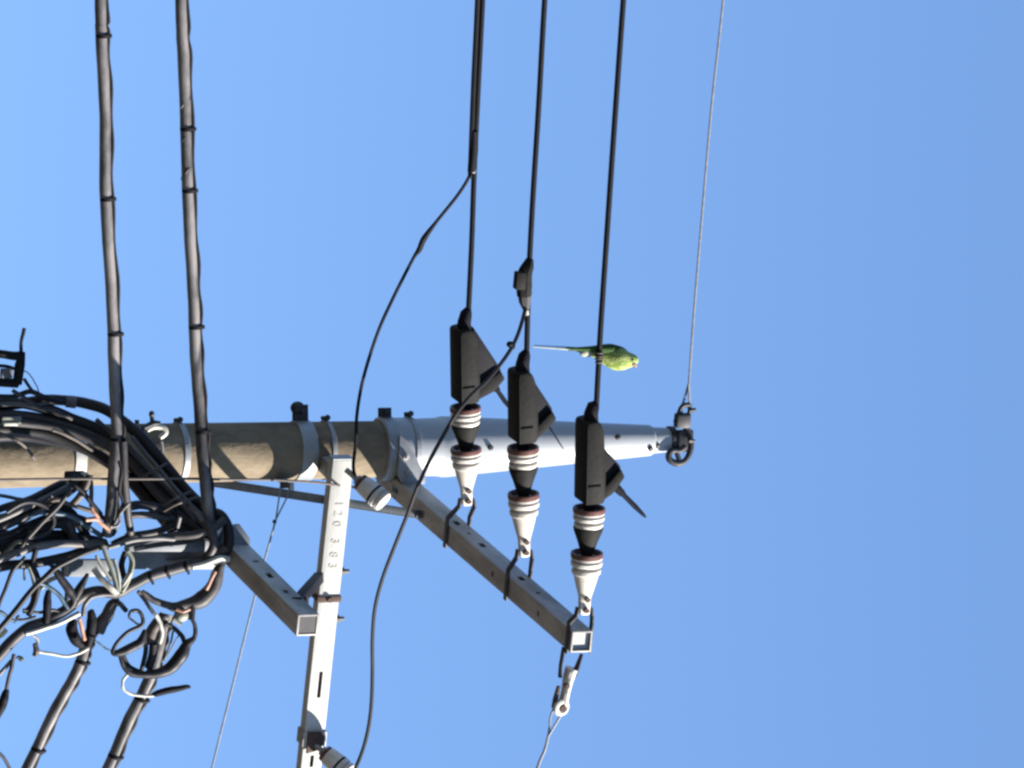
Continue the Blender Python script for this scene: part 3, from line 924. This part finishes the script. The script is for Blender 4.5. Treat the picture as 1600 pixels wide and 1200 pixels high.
# far-left hardware
dh_ = thing('cable_clamp', 'black cable clamp with an upright tail, cut by the left edge above the pole', 'clamp', T(28, 575, -.3))
MB().tube(catmull([(T(-40, 551, -.3), .013), (T(0, 553, -.3), .014), (T(20, 556, -.3), .015), (T(33, 556, -.3), .016)], 4), n=8).build('upper_bar', M['black_plastic'], dh_)
MB().tube([(T(35, 550, -.3), .011), (T(31, 570, -.3), .019), (T(27, 600, -.3), .017)], n=8).build('body', M['black_plastic'], dh_)
MB().tube(catmull([(T(-40, 594, -.3), .015), (T(0, 597, -.3), .016), (T(28, 599, -.3), .016)], 4), n=8).build('lower_bar', M['black_plastic'], dh_)
MB().tube(catmull([(T(33, 552, -.3), .007), (T(33, 535, -.3), .006), (T(36, 522, -.3), .007), (T(38, 513, -.3), .007)], 4), n=8).build('tail', M['black_plastic'], dh_)
MB().box(T(10, 583, -.27), (Z, DH, NH), (.02, .015, .012), .003).build('grip', M['cable_grey'], dh_)
MB().tube(catmull([(T(-30, 571, -.3), .006), (T(8, 572, -.3), .006), (T(25, 577, -.3), .005)], 4), n=8).build('rod', M['black_plastic'], dh_)
cable('hair-thin wire arching beside the black clamp at the left edge', [(34, 578, -.3), (44, 583, -.3), (53, 595, -.3), (58, 605, -.31), (61, 613, -.32)], .9, 'cable_teal')
cable('short thin lead from the black clamp down to the arching cables', [(38, 592, -.3), (50, 610, -.31), (66, 618, -.32), (82, 622, -.35)], 2.6, 'cable_black')
cable('black lead from the clamp running flat above the pole at the left edge', [(-30, 618, -.33), (15, 620, -.33), (35, 615, -.33), (50, 612, -.33), (72, 622, -.35), (100, 630, -.37)], 4.0, 'cable_black')
cable('pale grey lead lying flat above the pole at the left edge', [(-30, 631, -.33), (20, 632, -.33), (45, 634, -.33), (65, 632, -.34), (76, 629, -.35)], 2.5, 'cable_grey')
cable('dark lead under the pale one, dropping over the pole edge', [(20, 610, -.32), (42, 624, -.32), (60, 636, -.33), (88, 642, -.34), (112, 655, -.35)], 3.2, 'cable_dust')
cl_ = thing('label_plate', 'small pale green-rimmed tag on the pole at the left edge', 'tag', T(18, 660, -.32))
MB().box(T(18, 657, -.33), (Z, DH, NH), (.034, .012, .004), .001).build('plate', M['pale_green'], cl_)
MB().box(T(17, 663, -.322), (Z, DH, NH), (.025, .005, .003), .001).build('strip', M['pale'], cl_)

# mass below the pole
K = [
 ('dark cable rising from the left edge to the lower pole edge, topmost of the fan', [(-30, 808, .0), (0, 795, .0), (30, 786, .0), (62, 773, -.02), (92, 757, -.06), (122, 748, -.12)], 5.5, 'cable_black'),
 ('grey-topped cable second in the fan below the pole', [(-30, 822, .03), (0, 811, .03), (32, 797, .03), (68, 780, .0), (98, 765, -.04), (116, 754, -.1)], 5.0, 'cable_grey'),
 ('black cable third in the fan below the pole', [(-30, 838, .02), (5, 822, .02), (40, 806, .02), (78, 787, -.02), (104, 770, -.06), (120, 757, -.1)], 7.5, 'cable_black'),
 ('black cable fourth in the fan, bending flat towards the hanger', [(-30, 850, .01), (10, 838, .01), (45, 822, .0), (80, 808, -.02), (112, 808, -.04), (140, 818, -.05)], 7, 'cable_black'),
 ('black cable fifth in the fan, dipping before the hanger', [(-30, 836, -.03), (20, 836, -.03), (60, 836, -.03), (100, 836, -.04), (140, 843, -.05), (164, 849, -.05)], 7.5, 'cable_black'),
 ('thin teal cable entering at the left edge just under the pole', [(-30, 770, -.05), (0, 774, -.05), (26, 779, -.05), (52, 781, -.05), (75, 776, -.05)], 2.8, 'cable_teal'),
 ('grey-brown cable drooping right from the fan to the pink lead', [(52, 800, .0), (84, 781, .03), (106, 787, .03), (128, 794, .04), (150, 801, .04), (164, 812, .04)], 3.6, 'cable_brown'),
 ('dark blue cable curving under the grey-brown one', [(28, 818, .0), (60, 801, .05), (78, 802, .05), (102, 804, .05), (120, 812, .05), (138, 824, .05), (160, 838, .05)], 3.8, 'cable_teal'),
 ('slim black cable bowing between the gaps of sky left of the hanger', [(70, 800, .0), (84, 808, .0), (98, 822, .0), (112, 838, .0)], 5, 'cable_black'),
 ('short black lead crossing the lower gap of sky', [(40, 826, .02), (66, 822, .02), (90, 818, .02), (108, 812, .02)], 4, 'cable_black'),
 ('thick grey cable arching into the hanger from the left edge', [(-30, 886, .07), (0, 874, .07), (38, 860, .07), (70, 852, .07), (104, 850, .07), (140, 850, .06), (164, 848, .05)], 6.2, 'cable_grey'),
 ('thick black cable just under the grey one', [(-30, 892, .05), (10, 884, .05), (52, 880, .05), (96, 872, .05), (134, 860, .05), (168, 848, .05)], 7.5, 'cable_black'),
 ('long straight black cable slanting from the hanger to the left edge', [(166, 852, .12), (128, 866, .12), (92, 884, .12), (70, 902, .12), (48, 924, .12), (12, 968, .12), (-20, 1005, .12)], 4.2, 'cable_black'),
 ('thin black cable leaving steeply at the left edge', [(40, 870, .1), (22, 888, .1), (12, 910, .1), (2, 936, .1), (-10, 966, .1)], 3.0, 'cable_black'),
 ('brown cable dropping from the pole edge to the fan', [(140, 742, .05), (134, 760, .05), (124, 776, .04), (112, 790, .03)], 5.5, 'cable_brown'),
 ('brown lead beside it, ending at the pink joint', [(142, 752, .04), (143, 775, .04), (142, 792, .04)], 3.2, 'cable_brown'),
 ('black lead crossing from the fan to the leftmost thick cable', [(104, 752, .06), (124, 764, .06), (140, 782, .06), (158, 804, .06)], 3.6, 'cable_black'),
 ('dark cable running beside the leftmost thick one below the pole', [(192, 690, .08), (194, 730, .09), (196, 770, .09), (200, 806, .08), (204, 834, .06)], 6, 'cable_dust'),
 ('thin dark lead twisted along that cable', [(186, 720, .11), (190, 742, .12), (186, 765, .12), (192, 786, .12), (184, 806, .11), (176, 824, .1)], 2.6, 'cable_black'),
 ('thick black cable bridging the gap towards the bundle, upper one', [(198, 792, .02), (218, 789, .02), (240, 792, .02), (266, 801, .02)], 7, 'cable_black'),
 ('grey cable bridging the gap towards the bundle, lower one', [(200, 806, .03), (222, 804, .03), (246, 807, .03), (272, 812, .03)], 5.5, 'cable_dust'),
 ('dark cable along the hanger top towards the bundle', [(176, 851, .05), (204, 838, .05), (230, 834, .05), (258, 826, .05), (286, 812, .05)], 5.5, 'cable_black'),
 ('pale dusty cable lying along the hanger plate', [(168, 856, .1), (186, 850, .1), (214, 843, .1), (244, 841, .1), (272, 842, .09)], 4, 'cable_grey'),
 ('grey cable loop round the tip of the short arm bundle', [(262, 838, .07), (300, 836, .09), (332, 826, .1), (350, 812, .08)], 6.5, 'cable_dust'),
 ('dark cable bent tightly round the short arm', [(330, 800, .03), (346, 806, .05), (356, 824, .08), (358, 846, .1), (350, 866, .1), (332, 876, .1)], 8, 'cable_black'),
 ('brown-black cable inside the bend at the short arm', [(312, 812, .06), (326, 824, .1), (334, 844, .12), (330, 862, .12), (318, 876, .1)], 7, 'cable_dust'),
 ('short brown stub showing in the middle of the bundle end', [(296, 790, .08), (308, 802, .1), (316, 812, .1)], 4.5, 'cable_brown'),
 ('small grey stub hanging between bundle and hanger', [(277, 824, .08), (281, 808, .09)], 3.2, 'cable_grey'),
 ('dark cable looping through the mass under the pole, widest loop', [(10, 800, .06), (40, 784, .06), (72, 792, .06), (84, 814, .06), (70, 834, .06), (40, 842, .06)], 4, 'cable_black'),
 ('slim dark cable crossing the mass from upper right to lower left', [(112, 762, .07), (92, 790, .07), (66, 816, .07), (40, 846, .07), (20, 872, .07)], 3.2, 'cable_dust'),
 ('dark cable dropping from the mass past the greenish strap', [(56, 858, .09), (52, 884, .09), (60, 908, .09), (56, 934, .09), (44, 962, .09)], 4.2, 'cable_black'),
 ('slim black cable behind the forked lead', [(70, 876, .03), (92, 894, .03), (104, 918, .03), (102, 944, .03), (86, 964, .03)], 3.4, 'cable_black'),
 ('dark cable hanging behind the V of straps', [(196, 862, .06), (190, 884, .06), (196, 908, .06), (206, 922, .06)], 4.5, 'cable_black'),
 ('dark cable tight against the hanger under the bundle end', [(210, 858, .06), (240, 852, .06), (280, 848, .06), (316, 842, .06)], 4.0, 'cable_dust'),
 ('black filler cable in the dark mass at the left edge, upper', [(-30, 858, .0), (0, 848, .0), (36, 834, .0), (72, 820, -.01), (104, 818, -.02)], 8, 'cable_black'),
 ('black filler cable in the dark mass at the left edge, lower', [(-30, 868, -.01), (0, 860, -.01), (40, 850, -.01), (80, 846, -.01), (120, 848, -.02)], 8, 'cable_black'),
 ('black filler cable behind the fan below the pole', [(-30, 818, -.06), (10, 808, -.06), (50, 795, -.06), (84, 790, -.06), (110, 800, -.06), (124, 820, -.06), (136, 838, -.06)], 7, 'cable_black'),
 ('dark cable behind the teal one near the hanger', [(86, 806, .0), (106, 816, .0), (112, 832, .0), (116, 848, .0)], 7, 'cable_dust'),
 ('black cable behind the bundle, filling its lower side', [(200, 720, -.28), (226, 752, -.22), (252, 792, -.14), (276, 826, -.06)], 9, 'cable_black'),
 ('black cable behind the bundle, filling its middle', [(150, 676, -.42), (190, 706, -.34), (236, 752, -.24), (280, 806, -.12), (318, 838, -.03)], 9, 'cable_black'),
 ('dark filler cable under the bundle end', [(256, 816, .0), (282, 828, .0), (310, 836, .02), (338, 838, .04)], 8.5, 'cable_black'),
 ('dark filler cable behind the bundle end', [(268, 800, -.05), (300, 812, -.05), (332, 826, -.03)], 9, 'cable_black'),
]
ct = thing('cable_cleat', 'dark cleat on the lower pole edge where the fan of cables gathers', 'cleat', T(122, 750, -.1))
MB().box(T(122, 750, -.12), (Z, DH, NH), (.036, .020, .05), .006).build('block', M['black_plastic'], ct)
MB().lathe(T(117, 746, -.06), NH, [(0, .012), (.02, .012), (.021, .007), (.03, .007)], 6).build('bolt', M['dark_steel'], ct)
MB().box(T(134, 748, -.10), (Z, DH, NH), (.012, .016, .03), .004).build('lug', M['galv_white'], ct)
for l, p, r, m_ in K:
    cable(l, p, r, m_)
cable('bare pink lead with a short pink branch beside the leftmost thick cable', [(134, 812, .13), (150, 811, .13), (160, 819, .13), (172, 829, .13)], 3.4, 'cable_pink', group=None)
cable('short pink branch rising from the pink lead', [(143, 793, .125), (148, 802, .13), (155, 812, .13)], 3.0, 'cable_pink', group=None)
cable('grey hooked lead right of the pink lead', [(202, 786, .13), (192, 797, .13), (186, 806, .13), (188, 814, .13), (182, 822, .13), (172, 822, .13)], 2.2, 'cable_grey', group=None)

# straps under the hanger
ST = [('greenish grey strap from the hanger, leftmost of the V', [(160, 852, .14), (168, 872, .14), (178, 902, .14), (184, 928, .14)], 6.5, 'pale_green'),
      ('white strap slanting from the plate into the point of the V', [(146, 888, .1), (158, 904, .12), (172, 918, .14), (182, 927, .14)], 8, 'pale'),
      ('white strap in the middle of the V', [(150, 868, .12), (162, 890, .13), (174, 908, .14)], 4.5, 'pale'),
      ('white strap standing upright in the V', [(178, 874, .13), (184, 896, .14), (186, 922, .14)], 5.5, 'pale'),
      ('grey-green strap on the right of the V', [(198, 858, .12), (206, 876, .12), (202, 900, .13), (190, 924, .14)], 8, 'pale_green'),
      ('pale short strap leaning inside the right of the V', [(204, 894, .14), (196, 906, .14), (189, 918, .14)], 6, 'pale'),
      ('white block of tape at the end of the left plate', [(104, 884, -.03), (104, 900, -.03)], 5.5, 'pale')]
for l, p, r, m_ in ST:
    cable(l, p, r, m_, name='strap', cat='strap', group='pale straps below the hanger', flat=.5)

# lower thick strand and the stuff hanging from it
cable('long thick grey cable sloping across the lower tangle to the short arm', [(-40, 1066, .08), (0, 1022, .08), (22, 998, .08), (46, 980, .08), (74, 970, .08), (104, 952, .08), (128, 932, .08), (150, 924, .09), (182, 926, .1), (206, 914, .1), (232, 901, .1), (264, 891, .1), (300, 882, .1), (334, 870, .1), (352, 856, .1)], 8.5, 'cable_dust')
cable('pale dusty cable riding on the lower side of the long sloping cable', [(40, 990, .1), (68, 982, .1), (96, 972, .1), (124, 958, .1)], 3.6, 'pale')
cable('grey cable arched over the sloping cable left of the V', [(130, 962, .12), (132, 946, .12), (142, 934, .12), (160, 929, .12), (182, 930, .12)], 3.4, 'cable_grey')
cable('pale end of the cable under the short arm', [(300, 886, .13), (322, 880, .13), (344, 872, .13), (358, 874, .13)], 4.5, 'pale')
for i, (x, y) in enumerate(((236, 902), (262, 893), (292, 886))):
    cable(['dark band round the sloping cable, nearest the V', 'dark band round the sloping cable, middle of three', 'dark band round the sloping cable, nearest the short arm'][i],
          [(x - 3, y - 8, .11), (x - 1, y, .135), (x + 3, y + 10, .11)], 2.2, 'black_rubber', name='cable_band', cat='band', group='dark bands on the sloping cable')
cable('thick brown-black sleeve curving down from the short arm', [(346, 880, .08, 6), (340, 896, .08, 9), (333, 917, .08, 11.5), (316, 936, .08, 13), (294, 944, .08, 9), (270, 947, .08, 6), (240, 938, .08, 5), (222, 924, .08, 3.5)], 8, 'cable_dust')
cable('pale stripe of tape on the brown-black sleeve', [(336, 893, .115), (328, 909, .12), (322, 922, .12)], 3.0, 'cable_pink', name='tape_strip', cat='tape', group=None)
cable('slim dark lead under the brown-black sleeve', [(226, 926, .06), (250, 942, .06), (276, 955, .06), (290, 958, .06)], 3.2, 'cable_black')
cable('short stiff dark lead dropping from the sloping cable to the white strap', [(216, 924, .1), (228, 940, .1), (240, 958, .1)], 3.2, 'cable_dust')
jt = thing('cable_joint', 'knobbly yellowish joint where the brown sleeve meets the coil', 'joint', T(284, 962, .1))
MB().ball(T(283, 962, .1), (Z, DH, NH), (.026, .022, .022)).build('body', M['pale_green'], jt)
MB().tube([(T(276, 952, .12), .006), (T(286, 956, .13), .006), (T(296, 952, .12), .006)], n=8).build('clip', M['cable_pink'], jt)
MB().tube([(T(272, 968, .12), .008), (T(283, 976, .13), .007)], n=8).build('clip', M['pale'], jt)
MB().tube([(T(300, 945, .09), .014), (T(299, 968, .1), .012)], n=8).build('stub', M['cable_black'], jt)
cable('loose black coil, the largest loop under the short arm, with a thick sleeve', [(299, 966, .1, 3), (305, 980, .1, 3.2), (304, 995, .1, 3.5), (293, 1006, .1, 7), (284, 1022, .1, 10), (270, 1040, .1, 10), (254, 1050, .1, 8), (232, 1054, .1, 6), (207, 1053, .1, 5), (194, 1042, .1, 3.6), (188, 1026, .1, 3.2), (189, 1016, .1, 3)], 4, 'cable_black')
cable('slim black arc inside the large coil', [(258, 974, .07), (274, 983, .07), (284, 994, .07), (289, 1006, .07)], 3.6, 'cable_black')
cable('slim black arc on the left of the large coil', [(192, 1022, .08), (198, 1036, .08), (210, 1046, .08), (224, 1052, .08)], 3.2, 'cable_black')
cable('small loop of black wire with a black sleeve, left of the coil', [(222, 978, .12, 2.4), (210, 972, .12, 1.5), (202, 964, .12, 2), (205, 955, .12, 2.6), (215, 954, .12, 3), (222, 963, .12, 3), (222, 976, .12, 3.2), (204, 985, .12, 3.2), (188, 998, .12, 3), (177, 1014, .12, 3), (180, 1021, .12, 5), (196, 1016, .12, 7), (212, 1008, .12, 7.5), (222, 1000, .12, 7), (226, 984, .12, 3)], 3, 'cable_black')
cable('black stub poking right from the sloping cable', [(182, 940, .08), (190, 946, .08), (197, 954, .08)], 4, 'cable_black')
cable('frayed brown root of the thick cable inside the coil', [(258, 962, .05), (244, 976, .05), (236, 990, .05), (236, 1004, .05)], 9, 'cable_brown')
cable('black sleeve inside the coil', [(240, 1006, .07), (238, 1026, .07), (232, 1044, .07)], 6.5, 'cable_black')
cable('slim black lead down the middle of the coil', [(228, 998, .06), (228, 1016, .06), (224, 1034, .06), (221, 1048, .06)], 3.5, 'cable_black')
cable('white strap bent beside the frayed cable root', [(243, 960, .14), (250, 974, .14), (253, 988, .14), (249, 1006, .14)], 3.3, 'pale', name='strap', cat='strap', group=None)
cable('hair-thin lead slanting across the coil, left of a pair', [(271, 986, .05), (266, 1006, .05), (256, 1032, .05)], 1.6, 'cable_teal')
cable('hair-thin lead slanting across the coil, right of a pair', [(280, 992, .05), (268, 1012, .05), (258, 1030, .05)], 1.0, 'cable_grey')
cable('pale curled lead below the coil ending in a black sleeve', [(199, 1054, .1), (192, 1064, .1), (193, 1076, .1), (204, 1084, .1), (220, 1087, .1), (242, 1087, .1)], 2.2, 'pale')
cable('pointed black sleeve sticking out right below the coil', [(238, 1087, .1, 3), (246, 1083, .1, 5.2), (268, 1078, .1, 5.4), (288, 1074, .1, 4.2), (297, 1073, .1, 2.4)], 5, 'black_rubber', group=None)
cable('hair-thin lead hanging from the small loop to the left', [(176, 1018, .1), (166, 1014, .1), (156, 1006, .1), (148, 1002, .1)], 1.5, 'cable_teal')

# joint above the lower left cable
cable('black joint sleeve, left of the pair above the lower left cable', [(116, 968, .05, 5), (112, 984, .05, 9.5), (119, 1000, .05, 9), (128, 1008, .05, 6)], 8, 'black_rubber', name='joint_sleeve', cat='sleeve', group='black joint sleeves')
cable('black joint sleeve, right of the pair above the lower left cable', [(141, 954, .07, 5), (144, 970, .07, 8), (141, 992, .07, 8), (138, 1010, .07, 5)], 8, 'black_rubber', name='joint_sleeve', cat='sleeve', group='black joint sleeves')
cable('pale lead between the two black joint sleeves', [(124, 966, .1), (128, 982, .1), (132, 1000, .1)], 3.2, 'cable_pink', group=None)
cable('stubby brown cable bent beside the right joint sleeve', [(186, 938, .06, 5), (176, 944, .06, 8), (168, 960, .06, 9.5), (160, 972, .06, 10.5), (154, 986, .06, 9)], 9, 'cable_brown')
cable('white tie lead stretched left from the lower left cable', [(56, 1017, .1), (76, 1021, .1), (104, 1025, .1), (122, 1021, .1), (138, 1013, .1)], 2.4, 'pale', group=None)
cable('black forked lead, left prong, above the joint sleeves', [(86, 892, .12, 4), (98, 908, .12, 6.5), (108, 922, .12, 7.5), (116, 936, .12, 6), (110, 950, .12, 4)], 6, 'cable_black')
cable('black forked lead, right prong, above the joint sleeves', [(137, 896, .12, 2.5), (130, 910, .12, 5), (122, 924, .12, 7), (116, 938, .12, 6)], 6, 'cable_black')
cable('upright black sleeve between two gaps of sky', [(76, 922, .1, 4), (74, 940, .1, 6.3), (73, 960, .1, 6.3), (72, 974, .1, 5)], 6, 'black_rubber', name='joint_sleeve', cat='sleeve', group='black joint sleeves')
cable('teal lead bowing over the upright sleeve', [(62, 911, .12), (78, 918, .12), (92, 930, .12), (102, 944, .12), (107, 954, .12)], 3.3, 'cable_teal')
cable('dark flat lead under the upright sleeve', [(36, 953, .09), (60, 957, .09), (84, 953, .09), (98, 959, .09)], 2.4, 'cable_dust')
cable('dark hook of cable at the left under the straight black one', [(52, 916, .08, 3), (52, 936, .08, 4), (46, 950, .08, 4), (36, 956, .08, 3)], 4, 'cable_dust')
cable('dark curl of cable on the left of the sloping cable', [(30, 962, .1), (26, 967, .1), (40, 968, .1), (56, 963, .1)], 2.2, 'cable_black')
cable('greenish grey strap hanging left of the forked lead', [(44, 884, .11), (50, 900, .11), (54, 916, .11)], 6, 'pale_green', name='strap', cat='strap', group=None, flat=.4)
cable('pale strap end above the upright sleeve', [(62, 920, .06), (76, 908, .06), (88, 902, .06)], 5.5, 'pale', name='strap', cat='strap', group=None, flat=.5)
cable('pale strap left of the greenish one', [(38, 890, .06), (38, 906, .06)], 3.5, 'pale', name='strap', cat='strap', group=None, flat=.5)
cable('greenish plate edge among cables at the left edge', [(0, 872, .03), (16, 856, .03), (30, 846, .03), (60, 852, .03)], 6, 'pale_green', name='strap', cat='strap', group=None, flat=.4)
cable('pale yellow strap end at the left edge', [(-14, 1000, .06), (0, 994, .06), (10, 984, .06)], 7, 'yellow', name='strap', cat='strap', group=None, flat=.5)
cable('pale strap tip under the sloping cable', [(48, 988, .05), (56, 996, .05), (60, 1006, .05)], 4, 'pale', name='strap', cat='strap', group=None, flat=.5)
cable('dark nub hanging under the white tie lead', [(54, 1006, .11, 3), (57, 1016, .11, 5), (54, 1025, .11, 4)], 4, 'cable_dust')
cable('small dark nub left of the white tie lead', [(26, 1026, .11, 2), (32, 1029, .11, 4), (36, 1031, .11, 3)], 3, 'cable_dust')
cable('dark cable leaving the sloping cable at the left edge, steepest', [(22, 1022, .07), (18, 1042, .07), (13, 1062, .07), (9, 1082, .07)], 3, 'cable_dust')
cable('black end sleeve on the steepest cable at the left edge', [(10, 1078, .07, 4), (7, 1090, .07, 7), (2, 1104, .07, 7), (-6, 1122, .07, 5)], 6, 'black_rubber', name='joint_sleeve', cat='sleeve', group='black joint sleeves')
cable('thin cable under the sloping one at the left edge', [(18, 1032, .06), (6, 1046, .06), (-10, 1062, .06)], 3, 'cable_grey')
cable('thin dark cable cutting the bottom left corner', [(-16, 1166, .06), (2, 1180, .06), (16, 1202, .06), (34, 1236, .06)], 2.6, 'cable_dust')
cable('teal lead crossing the left edge below the straight black cable', [(-14, 952, .08), (0, 956, .08), (12, 964, .08), (24, 972, .08)], 2.8, 'cable_teal')

# little fitting on the pole above the bundle
ft = thing('cable_bracket', 'small white and black bracket on the pole where the bundle leaves it', 'bracket', at_y(242, 672, -.16))
Q = lambda x, y, o=-.17: at_y(x, y, o)
MB().tube(catmull([(Q(230, 673), .006), (Q(241, 667), .010), (Q(254, 668), .012), (Q(258, 676), .012), (Q(250, 684), .008)], 4), n=10).build('hook', M['pale'], ft)
MB().tube([(Q(222, 670), .010), (Q(240, 662), .014), (Q(250, 662), .009)], n=8).build('arm', M['dark_steel'], ft)
MB().tube([(Q(238, 660), .008), (Q(237, 649), .008)], n=8).ball(Q(237, 647), I3, (.012, .012, .010)).build('bolt', M['dark_steel'], ft)
MB().tube([(Q(214, 662), .008), (Q(214, 656), .009)], n=8).build('stud', M['dark_steel'], ft)
MB().tube([(Q(252, 690, -.14), .006), (Q(254, 706, -.14), .007)], n=8).build('tongue', M['galv'], ft)

# ------------------------------------------------------------------ parakeet
anchor3 = strings[2][0]
Wp = at_plane(934.5, 560, anchor3, NH)
Bp = lambda x, y, o=0.0: at_plane(x, y, anchor3 + NH * o, NH)
bird = thing('parakeet', 'green long-tailed parakeet perched on the wire, head to the right of the photo', 'parakeet', Wp)
SECT = [(916, 546.5, 5.5, -.035, .9), (926, 549, 9, -.034, .9), (936, 552.5, 12.5, -.032, .95), (946, 556, 16.5, -.026, .95), (957, 559, 19.5, -.018, .95), (967, 560.5, 19.8, -.010, .95), (976, 562, 16.8, -.003, .98), (982, 562.6, 13.2, .003, 1.0), (988, 563, 11.2, .007, 1.0), (993, 563, 8.3, .009, 1.0), (996.5, 563, 4.2, .009, 1.0)]
bm_ = MB()
NB = 24
rings = []
SS = []
for i in range(len(SECT) - 1):
    for k in range(3):
        t = k / 3
        SS.append(tuple(a + (b - a) * t for a, b in zip(SECT[i], SECT[i + 1])))
SS.append(SECT[-1])
for (x, y, h, o, dep) in SS:
    c = Bp(x, y, o)
    r = h / 492.0
    rings.append([bm_.bm.verts.new(c - DH * (r * math.cos(a)) + (NH * .93 - Z * .12) * (r * dep * math.sin(a))) for a in (2 * math.pi * k / NB for k in range(NB))])
for a, b in zip(rings, rings[1:]):
    for k in range(NB):
        bm_.bm.faces.new((a[k], a[(k + 1) % NB], b[(k + 1) % NB], b[k]))
bm_.bm.faces.new(rings[0][::-1]); bm_.bm.faces.new(rings[-1])
body = bm_.build('body', M['feather'], bird, angle=80)
# wings folded along the back and flanks
for sgn, pts in ((-1, [(980, 552, 3), (970, 548, 8), (954, 545.5, 10.5), (938, 545.5, 8.5), (920, 545.5, 5.5), (898, 545, 3), (884, 544.5, 1.2)]), (1, [(974, 573, 2.5), (964, 571, 5), (950, 565, 5.5), (936, 558, 5), (918, 551, 3.5), (900, 547.5, 2)])):
    wm = MB()
    wm.tube(catmull([(Bp(x, y, -.016 if sgn < 0 else -.045), h / 430.0) for x, y, h in pts], 4), n=12, flat=.75)
    wm.build('wing', M['wing'], bird, angle=80)
# long tail
for (pts, mt) in (([(922, 547, 6, -.042), (905, 546.5, 5, -.046), (886, 545.5, 3.6, -.05), (860, 543.8, 2.6, -.054), (832, 541.8, 1.8, -.058)], 'tail'),
                  ([(920, 549, 4.2, -.038), (903, 547.5, 3.6, -.044), (888, 547, 2.2, -.048)], 'leg'),
                  ([(918, 545, 3.5, -.048), (896, 543, 2.2, -.052), (868, 541.2, 1.6, -.056), (834, 539.4, 1.1, -.06)], 'wing')):
    tm = MB()
    tm.tube(catmull([(Bp(x, y, o), h / 500.0) for x, y, h, o in pts], 4), n=10, flat=.45)
    tm.build('tail_feather', M[mt], bird, angle=80)
MB().ball(Bp(917, 550.8, -.030), (Z, DH, NH), (.026, .016, .014)).build('undertail', M['tail'], bird, angle=80)
# head details: the head looks up and towards the sun
MB().tube(catmull([(Bp(990, 569, .024), .0075), (Bp(993, 571.5, .028), .0055), (Bp(992, 573.5, .030), .0022)], 4), n=10).build('beak', M['beak'], bird, angle=80)
for (x, y, o) in ((988, 562, .033), (990.5, 572, .006)):
    MB().ball(Bp(x, y, o), I3, (.0042, .0042, .0042)).build('eye', M['black_rubber'], bird, angle=80)
# legs and feet gripping the wire
for y0 in (553, 562):
    w0 = at_plane(934.5 - (y0 - 560) * .07, y0, anchor3, NH)
    lg = MB()
    lg.tube([(Bp(940, y0 - 1, -.02), .008), (w0 + NH * .0 + Z * .013, .0055)], n=8)
    for dx in (-.006, .006):
        lg.tube(catmull([(w0 + Z * .013 + DH * dx * .4, .0042), (w0 + NH * .012 + Z * .006 + DH * dx, .0042), (w0 + NH * .0135 - Z * .004 + DH * dx, .0038), (w0 + NH * .006 - Z * .012 + DH * dx, .0026)], 3), n=7)
    lg.tube(catmull([(w0 + Z * .013, .0042), (w0 - NH * .012 + Z * .005, .004), (w0 - NH * .012 - Z * .006, .0028)], 3), n=7)
    lg.build('foot', M['leg'], bird)
